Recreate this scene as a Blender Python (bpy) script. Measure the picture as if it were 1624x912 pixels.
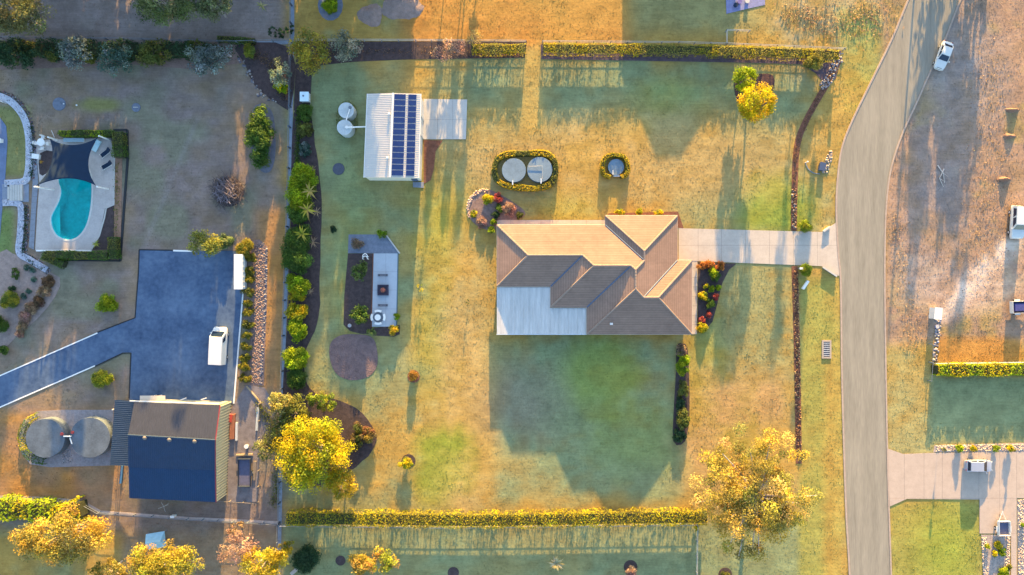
import bpy, bmesh, math, random
import numpy as np
from mathutils import Vector, Matrix
R = math.radians
for o in list(bpy.data.objects): bpy.data.objects.remove(o)
SC = bpy.context.scene
COL = SC.collection

# ------------------------------------------------------------------ camera, sky, sun, exposure
S, H, CX, CY = 10.0, 107.0, 812.0, 456.0            # photo pixels per metre on the ground, camera height
cam_d = bpy.data.cameras.new('camera'); cam = bpy.data.objects.new('camera', cam_d); COL.objects.link(cam)
cam.location = (0, 0, H); cam.rotation_euler = (0, 0, 0)
cam_d.sensor_width = 36.0; cam_d.lens = 18.0 / (CX / S / H); cam_d.clip_end = 2000; cam_d.clip_start = 0.5
SC.camera = cam
SUN_EL, SUN_AZ = R(8.8), math.atan(0.075)
W = bpy.data.worlds.new('World'); SC.world = W; W.use_nodes = True
nt = W.node_tree; bg = nt.nodes['Background']
sky = nt.nodes.new('ShaderNodeTexSky'); sky.sky_type = 'NISHITA'; sky.sun_disc = False
sky.sun_elevation = SUN_EL; sky.sun_rotation = SUN_AZ; sky.altitude = 60; sky.air_density = 1.0; sky.dust_density = 1.0; sky.ozone_density = 1.8
nt.links.new(sky.outputs[0], bg.inputs[0]); bg.inputs[1].default_value = 0.15
sd = bpy.data.lights.new('sun', 'SUN'); sd.energy = 4.8; sd.angle = R(0.45); sd.color = (1.0, 0.64, 0.20)
sun = bpy.data.objects.new('sun', sd); COL.objects.link(sun)
sdir = Vector((-math.sin(SUN_AZ)*math.cos(SUN_EL), -math.cos(SUN_AZ)*math.cos(SUN_EL), -math.sin(SUN_EL)))
sun.rotation_euler = sdir.to_track_quat('-Z', 'Y').to_euler(); sun.location = (0, 80, 60)
SC.view_settings.view_transform = 'Standard'; SC.view_settings.look = 'None'
SC.view_settings.exposure = 2.5; SC.view_settings.gamma = 1.0; SC.view_settings.use_curve_mapping = False

def P(px, py, z=0.0):
    k = (H - z) / H / S
    return Vector(((px - CX) * k, (CY - py) * k, z))
def PP(pts, z=0.0): return [P(a, b, z) for a, b in pts]
RNG = np.random.default_rng(11); RND = random.Random(7)

# ------------------------------------------------------------------ materials
MATS = {}
def hexc(h):
    v = [int(h[i:i+2], 16) / 255 for i in (0, 2, 4)]
    return tuple(c / 12.92 if c <= .04045 else ((c + .055) / 1.055) ** 2.4 for c in v)
def mat(name, col, rough=.8, var=.16, scale=1.2, bump=0., bscale=8., metal=0., spec=.3, hue2=None, streak=None):
    """plain procedural surface: two octaves of colour wear and optional fine relief"""
    if name in MATS: return MATS[name]
    m = bpy.data.materials.new(name); m.use_nodes = True; n = m.node_tree.nodes; l = m.node_tree.links
    b = n['Principled BSDF']; b.inputs['Roughness'].default_value = rough; b.inputs['Metallic'].default_value = metal
    b.inputs['Specular IOR Level'].default_value = spec
    g = n.new('ShaderNodeNewGeometry')
    vec = g.outputs['Position']
    if streak:
        mp = n.new('ShaderNodeMapping'); mp.inputs['Scale'].default_value = streak; l.new(vec, mp.inputs[0]); vec = mp.outputs[0]
    n1 = n.new('ShaderNodeTexNoise'); n1.inputs['Scale'].default_value = scale; n1.inputs['Detail'].default_value = 6; n1.inputs['Roughness'].default_value = .65
    n2 = n.new('ShaderNodeTexNoise'); n2.inputs['Scale'].default_value = scale * 7; n2.inputs['Detail'].default_value = 3
    l.new(vec, n1.inputs['Vector']); l.new(vec, n2.inputs['Vector'])
    ad = n.new('ShaderNodeMath'); ad.operation = 'MULTIPLY_ADD'; ad.inputs[1].default_value = .45
    l.new(n2.outputs['Fac'], ad.inputs[0]); l.new(n1.outputs['Fac'], ad.inputs[2])
    r = n.new('ShaderNodeValToRGB'); r.color_ramp.elements[0].position = .45; r.color_ramp.elements[1].position = 1.0
    c2 = hue2 or col
    r.color_ramp.elements[0].color = tuple(min(1, c * (1 - var)) for c in col) + (1,)
    r.color_ramp.elements[1].color = tuple(min(1, c * (1 + var)) for c in c2) + (1,)
    l.new(ad.outputs[0], r.inputs[0]); l.new(r.outputs[0], b.inputs['Base Color'])
    if bump:
        nb = n.new('ShaderNodeTexNoise'); nb.inputs['Scale'].default_value = bscale; nb.inputs['Detail'].default_value = 4
        l.new(g.outputs['Position'], nb.inputs['Vector'])
        bp = n.new('ShaderNodeBump'); bp.inputs['Strength'].default_value = 1; bp.inputs['Distance'].default_value = bump
        l.new(nb.outputs['Fac'], bp.inputs['Height']); l.new(bp.outputs[0], b.inputs['Normal'])
    MATS[name] = m; return m
def tint_mat(name, rough=.75, transl=0., detail=0., bump=0.):
    """colour from the mesh's own 'tint' attribute (leaf by leaf, or lawn by lawn) with fine procedural variation"""
    if name in MATS: return MATS[name]
    m = bpy.data.materials.new(name); m.use_nodes = True; n = m.node_tree.nodes; l = m.node_tree.links
    b = n['Principled BSDF']; b.inputs['Roughness'].default_value = rough; b.inputs['Specular IOR Level'].default_value = .2
    a = n.new('ShaderNodeAttribute'); a.attribute_name = 'tint'; out = a.outputs['Color']
    if detail:
        g = n.new('ShaderNodeNewGeometry'); fac = None
        for sc, wt, st in ((.22, 1.05, (1, 1, 1)), (.8, 1.05, (1, 1, 1)), (2.6, .8, (1, 1, 1)), (7.5, .25, (1, 1, 1)), (1.0, .85, (.35, 3.6, 1))):
            mp = n.new('ShaderNodeMapping'); mp.inputs['Scale'].default_value = st; l.new(g.outputs['Position'], mp.inputs[0])
            t = n.new('ShaderNodeTexNoise'); t.inputs['Scale'].default_value = sc; t.inputs['Detail'].default_value = 5; t.inputs['Roughness'].default_value = .7
            t.inputs['Distortion'].default_value = .4
            l.new(mp.outputs[0], t.inputs['Vector'])
            mm = n.new('ShaderNodeMath'); mm.operation = 'MULTIPLY_ADD'; mm.inputs[1].default_value = wt * detail
            l.new(t.outputs['Fac'], mm.inputs[0])
            if fac is None: mm.inputs[2].default_value = 1 - detail * 4.0 * .5
            else: l.new(fac, mm.inputs[2])
            fac = mm.outputs[0]
        vm = n.new('ShaderNodeVectorMath'); vm.operation = 'SCALE'; l.new(out, vm.inputs[0]); l.new(fac, vm.inputs['Scale'])
        out = vm.outputs[0]
        if bump:
            t1 = n.new('ShaderNodeTexNoise'); t1.inputs['Scale'].default_value = 1.1; t1.inputs['Detail'].default_value = 8; t1.inputs['Roughness'].default_value = .72
            l.new(g.outputs['Position'], t1.inputs['Vector'])
            bp = n.new('ShaderNodeBump'); bp.inputs['Distance'].default_value = bump; l.new(t1.outputs['Fac'], bp.inputs['Height']); l.new(bp.outputs[0], b.inputs['Normal'])
    l.new(out, b.inputs['Base Color'])
    if transl:
        tr = n.new('ShaderNodeBsdfTranslucent'); l.new(out, tr.inputs['Color'])
        mx = n.new('ShaderNodeMixShader'); mx.inputs[0].default_value = transl
        l.new(b.outputs[0], mx.inputs[1]); l.new(tr.outputs[0], mx.inputs[2]); l.new(mx.outputs[0], n['Material Output'].inputs['Surface'])
    MATS[name] = m; return m
LEAF = tint_mat('leaf', .65, .46)
GRASS = tint_mat('lawn', .95, 0, .66, .055)
BLADE = tint_mat('grass_blade', .9, .25)
ROCK = tint_mat('stone', .9, 0, .2)
asphalt = mat('asphalt', (.235, .205, .162), .9, .26, .55, .012, 14, streak=(1.6, .16, 1))
bitumen = mat('bitumen', (.044, .088, .185), .85, .42, .22, .006, 30, hue2=(.075, .108, .165))
concrete = mat('concrete', (.43, .355, .295), .85, .13, .7, .004, 25)
kerb_m = mat('kerb_concrete', (.34, .255, .205), .9, .2, 1.5, .01, 12)
palecon = mat('pale_concrete', (.43, .395, .36), .85, .12, .8, .004, 20)
mulch = mat('mulch', (.058, .040, .040), .95, .5, 1.6, .06, 9)
tilem = tint_mat('terracotta_course', .8, 0, .45)
redmulch = mat('red_mulch', (.16, .066, .042), .95, .5, 1.8, .06, 9)
gravel = mat('gravel', (.33, .26, .23), .95, .4, 2.5, .05, 12)
dirt = mat('bare_dirt', (.19, .12, .10), .95, .35, .9, .04, 6)
tile = mat('terracotta_tile', (.245, .160, .122), .8, .25, .8, .01, 9, hue2=(.265, .178, .135))
ridge_m = mat('ridge_tile', (.25, .18, .145), .8, .15, 2)
valley_m = mat('valley_iron', (.10, .13, .20), .5, .1, 2)
brick = mat('face_brick', (.33, .20, .14), .9, .2, 3, .01, 14)
white = mat('white_paint', (.72, .69, .66), .5, .06, 1)
whitem = mat('white_steel', (.62, .60, .58), .45, .06, .7, spec=.4)
zinc = mat('zinc_roof', (.52, .54, .58), .45, .10, .6, spec=.4, streak=(3, .4, 1))
patio_m = mat('patio_sheet', (.50, .475, .455), .5, .22, .5, streak=(4.0, .35, 1))
navyroof = mat('navy_roof', (.007, .026, .066), .55, .18, 1.0, spec=.35)
creamwall = mat('cream_steel', (.50, .44, .28), .6, .1, 1.5)
bark = mat('bark', (.17, .13, .105), .95, .3, 3, .03, 8)
palebark = mat('pale_bark', (.46, .38, .33), .9, .25, 2, .02, 6)
wood = mat('weathered_wood', (.22, .18, .15), .9, .25, 3)
greywood = mat('grey_fence', (.16, .18, .21), .9, .2, 2)
black = mat('black_plastic', (.02, .02, .023), .5, .2, 3)
rubber = mat('rubber', (.018, .018, .018), .9, .2, 5)
glassd = mat('dark_glass', (.012, .022, .045), .08, .1, 1, spec=.6)
carwhite = mat('car_white', (.56, .54, .52), .25, .03, 1, spec=.5)
carsilver = mat('car_silver', (.27, .29, .36), .3, .04, 1, spec=.5)
redm = mat('red_plastic', (.35, .05, .04), .5, .1, 2)
amber = mat('lamp_lens', (.5, .5, .48), .15, .05, 2, spec=.6)
solar = mat('solar_cell', (.010, .024, .105), .22, .2, 2, spec=.5)
alloy = mat('alloy', (.62, .63, .65), .35, .06, 3, metal=.6)
tankgrey = mat('tank_lid_grey', (.088, .108, .135), .8, .35, .5, .01, 6)  # darker, bluer grey standing in for shade that misses the tanks
tankblue = mat('tank_lid_blue', (.135, .185, .235), .7, .25, .7, .008, 8)
tankpale = mat('tank_poly', (.46, .48, .48), .55, .10, 1)
navyc = mat('navy_canvas', (.004, .018, .045), .9, .15, 1.5)
poolin = mat('pool_plaster', (.14, .52, .58), .6, .3, .35)
poolstep = mat('pool_step', (.34, .68, .70), .6, .1, .8)
paver = mat('paver', (.20, .21, .245), .85, .2, 2, .004, 20)
bluegrey = mat('bluestone', (.14, .155, .20), .85, .3, 1.5, .01, 10)
tarp = mat('blue_tarp', (.22, .40, .52), .6, .15, 2, .03, 3)
rust = mat('rusty_iron', (.25, .10, .06), .9, .3, 3)
straw = mat('straw', (.40, .30, .19), .95, .3, 3)
water = bpy.data.materials.new('pool_water'); water.use_nodes = True
_n = water.node_tree.nodes; _l = water.node_tree.links
_t = _n.new('ShaderNodeBsdfTransparent'); _t.inputs[0].default_value = (.16, .86, .80, 1)
_g = _n.new('ShaderNodeBsdfGlossy'); _g.inputs['Roughness'].default_value = .03
_f = _n.new('ShaderNodeFresnel'); _f.inputs[0].default_value = 1.33
_w = _n.new('ShaderNodeTexNoise'); _w.inputs['Scale'].default_value = 1.6; _b = _n.new('ShaderNodeBump'); _b.inputs['Distance'].default_value = .02
_ge = _n.new('ShaderNodeNewGeometry'); _l.new(_ge.outputs['Position'], _w.inputs['Vector']); _l.new(_w.outputs['Fac'], _b.inputs['Height']); _l.new(_b.outputs[0], _g.inputs['Normal'])
_m = _n.new('ShaderNodeMixShader'); _l.new(_f.outputs[0], _m.inputs[0]); _l.new(_t.outputs[0], _m.inputs[1]); _l.new(_g.outputs[0], _m.inputs[2])
_l.new(_m.outputs[0], _n['Material Output'].inputs['Surface'])

# ------------------------------------------------------------------ object helpers
def tag(o, label=None, cat=None, group=None, kind=None):
    if label: o['label'] = label
    if cat: o['category'] = cat
    if group: o['group'] = group
    if kind: o['kind'] = kind
    return o
def thing(name, label, cat, loc, rotz=0., group=None):
    o = bpy.data.objects.new(name, None); COL.objects.link(o); o.location = loc; o.rotation_euler = (0, 0, rotz); o.empty_display_size = .3
    return tag(o, label, cat, group)
def link(name, me, m, parent=None, loc=None):
    if m is not None: me.materials.append(m)
    o = bpy.data.objects.new(name, me); COL.objects.link(o)
    if parent is not None: o.parent = parent
    if loc is not None: o.location = loc
    return o
def fastmesh(name, V, F):
    """V (n,3), F (m,4) or (m,3) arrays"""
    V = np.ascontiguousarray(V, np.float32); F = np.ascontiguousarray(F, np.int32); k = F.shape[1]
    me = bpy.data.meshes.new(name); me.vertices.add(len(V)); me.vertices.foreach_set('co', V.ravel())
    me.loops.add(F.size); me.loops.foreach_set('vertex_index', F.ravel())
    me.polygons.add(len(F)); me.polygons.foreach_set('loop_start', np.arange(0, F.size, k, dtype=np.int32))
    me.update(calc_edges=True); me.validate()
    return me
def set_tint(me, C):
    a = me.color_attributes.new('tint', 'FLOAT_COLOR', 'POINT')
    C = np.clip(np.asarray(C, np.float32), 0, 1); a.data.foreach_set('color', np.concatenate([C, np.ones((len(C), 1), np.float32)], 1).ravel())
class MB:
    """collects boxes, prisms, tubes ... and links them as one mesh"""
    def __init__(s): s.v = []; s.f = []
    def add(s, vs, fs):
        b = len(s.v); s.v += [tuple(v) for v in vs]; s.f += [tuple(b + i for i in f) for f in fs]; return s
    def box(s, c, d, rz=0., taper=1., tilt=None):
        M = Matrix.Rotation(rz, 3, 'Z')
        if tilt: M = M @ Matrix.Rotation(tilt[0], 3, 'X') @ Matrix.Rotation(tilt[1], 3, 'Y')
        vs = []
        for z in (-1, 1):
            t = taper if z > 0 else 1
            for x, y in ((-1, -1), (1, -1), (1, 1), (-1, 1)):
                vs.append(Vector(c) + M @ Vector((x * d[0] / 2 * t, y * d[1] / 2 * t, z * d[2] / 2)))
        return s.add(vs, [(3, 2, 1, 0), (4, 5, 6, 7), (0, 1, 5, 4), (1, 2, 6, 5), (2, 3, 7, 6), (3, 0, 4, 7)])
    def prism(s, poly, z0, z1):
        a = sum(poly[i][0] * poly[(i + 1) % len(poly)][1] - poly[(i + 1) % len(poly)][0] * poly[i][1] for i in range(len(poly)))
        if a < 0: poly = poly[::-1]
        n = len(poly); vs = [(p[0], p[1], z0) for p in poly] + [(p[0], p[1], z1) for p in poly]
        return s.add(vs, [tuple(range(n, 2 * n)), tuple(range(n - 1, -1, -1))] + [(i, (i + 1) % n, n + (i + 1) % n, n + i) for i in range(n)])
    def cyl(s, c, r, h, n=20, r2=None, dome=0.):
        r2 = r if r2 is None else r2; c = Vector(c); vs = []
        for rr, z in ((r, 0), (r2, h)):
            vs += [c + Vector((rr * math.cos(2 * math.pi * i / n), rr * math.sin(2 * math.pi * i / n), z)) for i in range(n)]
        fs = [(i, (i + 1) % n, n + (i + 1) % n, n + i) for i in range(n)] + [tuple(range(n - 1, -1, -1))]
        if dome: vs.append(c + Vector((0, 0, h + dome))); fs += [(n + i, n + (i + 1) % n, 2 * n) for i in range(n)]
        else: fs.append(tuple(range(n, 2 * n)))
        return s.add(vs, fs)
    def tube(s, path, r, n=6, r2=None):
        path = [Vector(p) for p in path]; m = len(path); r2 = r if r2 is None else r2; vs = []; fs = []
        for i, p in enumerate(path):
            d = (path[min(i + 1, m - 1)] - path[max(i - 1, 0)])
            if d.length < 1e-6: d = Vector((0, 0, 1))
            d.normalize(); u = d.cross(Vector((0, 0, 1)))
            if u.length < .05: u = d.cross(Vector((0, 1, 0)))
            u.normalize(); w = d.cross(u); rr = r + (r2 - r) * i / max(1, m - 1)
            vs += [p + (u * math.cos(2 * math.pi * k / n) + w * math.sin(2 * math.pi * k / n)) * rr for k in range(n)]
        for i in range(m - 1):
            fs += [(i * n + k, i * n + (k + 1) % n, (i + 1) * n + (k + 1) % n, (i + 1) * n + k) for k in range(n)]
        fs += [tuple(range(n - 1, -1, -1)), tuple((m - 1) * n + k for k in range(n))]
        return s.add(vs, fs)
    def build(s, name, m, parent=None, smooth=False, world=False, kind=None):
        vs = s.v
        if world and parent is not None:
            q = parent.location; vs = [(v[0] - q[0], v[1] - q[1], v[2] - q[2]) for v in vs]
        me = bpy.data.meshes.new(name); me.from_pydata(vs, [], s.f); me.update()
        bm = bmesh.new(); bm.from_mesh(me); bmesh.ops.recalc_face_normals(bm, faces=bm.faces); bm.to_mesh(me); bm.free()
        if smooth:
            me.polygons.foreach_set('use_smooth', [True] * len(me.polygons))
            try: me.set_sharp_from_angle(angle=R(40))
            except Exception: pass
        o = link(name, me, m, parent)
        if kind: o['kind'] = kind
        return o
def spline(pts, n=6, closed=False):
    """Catmull-Rom through 2-D/3-D points"""
    pts = [Vector(p) for p in pts]; N = len(pts); out = []
    for i in range(N if closed else N - 1):
        g = lambda j: pts[j % N] if closed else pts[max(0, min(N - 1, j))]
        a, b, c, d = g(i - 1), g(i), g(i + 1), g(i + 2)
        for k in range(n):
            t = k / n; out.append(.5 * ((2 * b) + (c - a) * t + (2 * a - 5 * b + 4 * c - d) * t * t + (3 * b - a - 3 * c + d) * t ** 3))
    if not closed: out.append(pts[-1])
    return out
def clip(poly, f):
    """keep the part of poly (list of tuples) where f(p) >= 0"""
    out = []
    for i in range(len(poly)):
        a, b = poly[i], poly[(i + 1) % len(poly)]; fa, fb = f(a), f(b)
        if fa >= 0: out.append(a)
        if (fa > 0 and fb < 0) or (fa < 0 and fb > 0):
            t = fa / (fa - fb); out.append(tuple(a[k] + (b[k] - a[k]) * t for k in range(len(a))))
    return out
def slab(name, px, z0, z1, m, kind='structure', parent=None, smooth_pts=0, rough=0.):
    pts = PP(px, 0)
    if smooth_pts: pts = spline(pts, smooth_pts, True)
    if rough: pts = [p + Vector((RND.uniform(-rough, rough), RND.uniform(-rough, rough), 0)) for p in pts]
    mb = MB(); mb.prism([(p.x, p.y) for p in pts], z0, z1)
    o = mb.build(name, m, parent)
    if kind and parent is None: o['kind'] = kind
    return o
def ribbon(path, w):
    """2-D outline of a strip of width w (or list of widths) along path"""
    L, Rr = [], []
    for i, p in enumerate(path):
        d = path[min(i + 1, len(path) - 1)] - path[max(i - 1, 0)]; d = Vector((d.x, d.y, 0)).normalized(); nrm = Vector((-d.y, d.x, 0))
        ww = w[i] if isinstance(w, (list, tuple)) else w
        L.append(p + nrm * ww / 2); Rr.append(p - nrm * ww / 2)
    return L, Rr
def strip_mesh(name, path, w, z0, z1, m, parent=None, kind=None):
    L, Rr = ribbon(path, w); mb = MB(); n = len(L); vs = []
    for a, b in zip(L, Rr): vs += [(a.x, a.y, z0), (a.x, a.y, z1), (b.x, b.y, z1), (b.x, b.y, z0)]
    fs = []
    for i in range(n - 1):
        for k in range(3): fs.append((i * 4 + k, i * 4 + k + 1, i * 4 + 5 + k, i * 4 + 4 + k))
    fs += [(0, 1, 2, 3), ((n - 1) * 4 + 3, (n - 1) * 4 + 2, (n - 1) * 4 + 1, (n - 1) * 4)]
    mb.add(vs, fs); o = mb.build(name, m, parent)
    if kind: o['kind'] = kind
    return o
def inside(poly, X, Y):
    """vectorised point in polygon"""
    X = np.asarray(X); Y = np.asarray(Y); c = np.zeros(X.shape, bool); n = len(poly)
    for i in range(n):
        x1, y1 = poly[i][0], poly[i][1]; x2, y2 = poly[(i + 1) % n][0], poly[(i + 1) % n][1]
        if y1 == y2: continue
        c ^= ((y1 > Y) != (y2 > Y)) & (X < (x2 - x1) * (Y - y1) / (y2 - y1) + x1)
    return c

# ------------------------------------------------------------------ foliage helpers
def leaf_cloud(name, C, N, size, tint, parent=None, jitter=.6, aspect=.6):
    """one four-cornered leaf spray per row of C; N = preferred facing; tint per leaf"""
    n = len(C); rng = RNG
    N = N + rng.normal(0, jitter, (n, 3)); N /= np.linalg.norm(N, axis=1, keepdims=True) + 1e-9
    A = rng.normal(0, 1, (n, 3)); U = np.cross(N, A); U /= np.linalg.norm(U, axis=1, keepdims=True) + 1e-9; Vv = np.cross(N, U)
    s = (size * rng.uniform(.6, 1.3, n))[:, None] * .5
    a = U * s; b = Vv * s * aspect; bend = N * s * .25
    V = np.stack([C - a - bend, C - b + bend * .4, C + a - bend, C + b + bend * .4], 1).reshape(-1, 3)
    F = np.arange(n * 4).reshape(-1, 4)
    me = fastmesh(name, V, F); set_tint(me, np.repeat(tint, 4, 0)); return link(name, me, LEAF, parent)
def sph(n):
    v = RNG.normal(0, 1, (n, 3)); return v / np.linalg.norm(v, axis=1, keepdims=True)
def pick(pal, n, jit=.14):
    pal = np.array(pal, float); i = RNG.integers(0, len(pal), n); return pal[i] * (1 + RNG.normal(0, jit, (n, 1))) * (1 + RNG.normal(0, jit * .35, (n, 3)))
def crown_points(rx, ry, rz, zc, clumps, per, cr, pal, up=.15, shell=(.45, .92)):
    """clumps of leaves spread through an ellipsoid"""
    d = sph(clumps); d[:, 2] += up; d /= np.linalg.norm(d, axis=1, keepdims=True)
    q = d * RNG.uniform(shell[0], shell[1], (clumps, 1)); K = q * np.array([rx, ry, rz]) + np.array([0, 0, zc])
    crs = cr * RNG.uniform(.65, 1.3, clumps); cc = pick(pal, clumps, .16)
    Cs, Ns, Ts = [], [], []
    for k in range(clumps):
        m = max(4, int(per * (crs[k] / cr) ** 2)); u = sph(m)
        r = RNG.uniform(.45, 1.05, (m, 1)); c = K[k] + u * r * crs[k] * np.array([1, 1, .75])
        Cs.append(c); Ns.append(u + np.array([0, 0, .25])); Ts.append(cc[k] * (1 + RNG.normal(0, .15, (m, 1))))
    return np.concatenate(Cs), np.concatenate(Ns), np.concatenate(Ts), K
PAL = dict(
 gold=[(.56, .38, .025), (.60, .43, .03), (.46, .35, .02), (.34, .30, .03), (.24, .24, .03)],
 yellow=[(.56, .43, .012), (.62, .48, .016), (.46, .40, .014), (.30, .32, .018), (.22, .27, .02)],
 amber=[(.54, .36, .05), (.60, .41, .08), (.44, .32, .05), (.32, .27, .06), (.24, .22, .06)],
 lime=[(.27, .36, .012), (.36, .42, .015), (.18, .27, .015)],
 green=[(.09, .16, .025), (.12, .19, .03), (.07, .13, .025)],
 olive=[(.16, .17, .04), (.20, .20, .04), (.12, .14, .035)],
 dark=[(.04, .085, .035), (.05, .10, .045), (.035, .075, .035)],
 teal=[(.09, .17, .13), (.12, .20, .15), (.06, .12, .09), (.22, .28, .24)],
 silver=[(.20, .25, .23), (.27, .31, .29), (.14, .18, .17), (.10, .13, .12)],
 dry=[(.34, .23, .14), (.28, .19, .12), (.40, .28, .17)],
 pinkdry=[(.40, .24, .20), (.34, .20, .15), (.46, .30, .22)],
 orange=[(.48, .17, .03), (.52, .22, .05), (.40, .15, .04)],
 red=[(.45, .08, .07), (.50, .14, .12), (.36, .07, .05)],
 hedge=[(.40, .32, .016), (.48, .38, .02), (.30, .27, .018), (.20, .2, .018)],
 hedged=[(.28, .26, .05), (.38, .31, .06), (.2, .2, .045)],
 brown=[(.17, .10, .06), (.22, .13, .07), (.12, .08, .05)],
)
def tree(name, label, px, py, rpx, rpy, h, pal, cat='tree', group=None, clumps=60, per=55, leaf=.34, zc=None, rz=None, cr=None, bk=None, limbs=7, up=.15, shell=(.45, .92), trunk_r=None, lean=(0, 0)):
    """tapered trunk with limbs, and a crown of leaf clumps; px,py is the crown's middle in the photo"""
    zc = h * .62 if zc is None else zc; k = (H - zc) / H / S
    rx, ry = rpx * k, rpy * k; rz = (h - zc) if rz is None else rz
    c = P(px, py, zc); base = Vector((c.x + lean[0], c.y + lean[1], 0))
    t = thing(name, label, cat, base, 0, group)
    cr = (.30 * min(rx, ry) if cr is None else cr)
    C, N, T, K = crown_points(max(.1, rx * 1.08 - cr * .4), max(.1, ry * 1.08 - cr * .4), max(.1, rz - cr * .4), zc, clumps, per, cr, pal if isinstance(pal, list) else PAL[pal], up, shell)
    off = np.array([-lean[0], -lean[1], 0]); C = C + off; K = K + off; C[:, 2] = np.maximum(C[:, 2], .06)
    leaf_cloud('crown', C, N, leaf, T, t)
    tr = trunk_r or max(.05, .028 * h)
    mb = MB(); top = Vector((off[0] * .55, off[1] * .55, zc * .8))
    mb.tube([(0, 0, -.05), (top.x * .25 + tr, top.y * .25, zc * .3), (top.x * .6 - tr * .5, top.y * .6 + tr, zc * .55), top], tr, 8, tr * .55)
    order = sorted(range(len(K)), key=lambda i: RND.random())[:limbs]
    for i in order:
        e = Vector(K[i]); s0 = top * RND.uniform(.7, 1.0); mid = s0.lerp(e, .5) + Vector((RND.uniform(-.3, .3), RND.uniform(-.3, .3), .12 * h * RND.random() * .5))
        mb.tube([s0, mid, e], tr * .45, 5, tr * .12)
    mb.build('trunk', bk or bark, t, smooth=True)
    return t
def shrub(name, label, px, py, rpx, pal, h=None, rpy=None, cat='shrub', group=None, leaf=.2, dens=1., clumps=None, parts=None):
    """rounded bush that branches from the ground"""
    rpy = rpy or rpx; h = h or rpx / S * 1.3; zc = h * .52; k = (H - zc) / H / S; rx, ry = rpx * k, rpy * k
    b = P(px, py, zc * .8); b.z = 0; cl = clumps or max(6, int(9 + 7 * (rx + ry)))
    cr = .42 * min(rx, ry) if min(rx, ry) > .5 else .5 * min(rx, ry)
    per = int(dens * 34 * (cr / leaf) ** 2 * .55) + 8
    C, N, T, K = crown_points(max(.05, rx * 1.06 - cr * .5), max(.05, ry * 1.06 - cr * .5), max(.05, h * .5 - cr * .3), zc, cl, per, cr, pal if isinstance(pal, list) else PAL[pal], .3, (.5, 1.))
    C[:, 2] = np.maximum(C[:, 2], .04)
    if parts is None: parts = rpx >= 9
    if not parts:
        o = leaf_cloud(name, C, N, leaf, T); o.location = b; return tag(o, label, cat, group)
    t = thing(name, label, cat, b, 0, group); leaf_cloud('foliage', C, N, leaf, T, t)
    mb = MB()
    for i in range(5):
        e = Vector(K[RND.randrange(len(K))]); mb.tube([(RND.uniform(-.06, .06), RND.uniform(-.06, .06), -.03), e * .5 + Vector((0, 0, .1 * h)), e], .045, 5, .012)
    mb.build('stem', bark, t); return t
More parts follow.
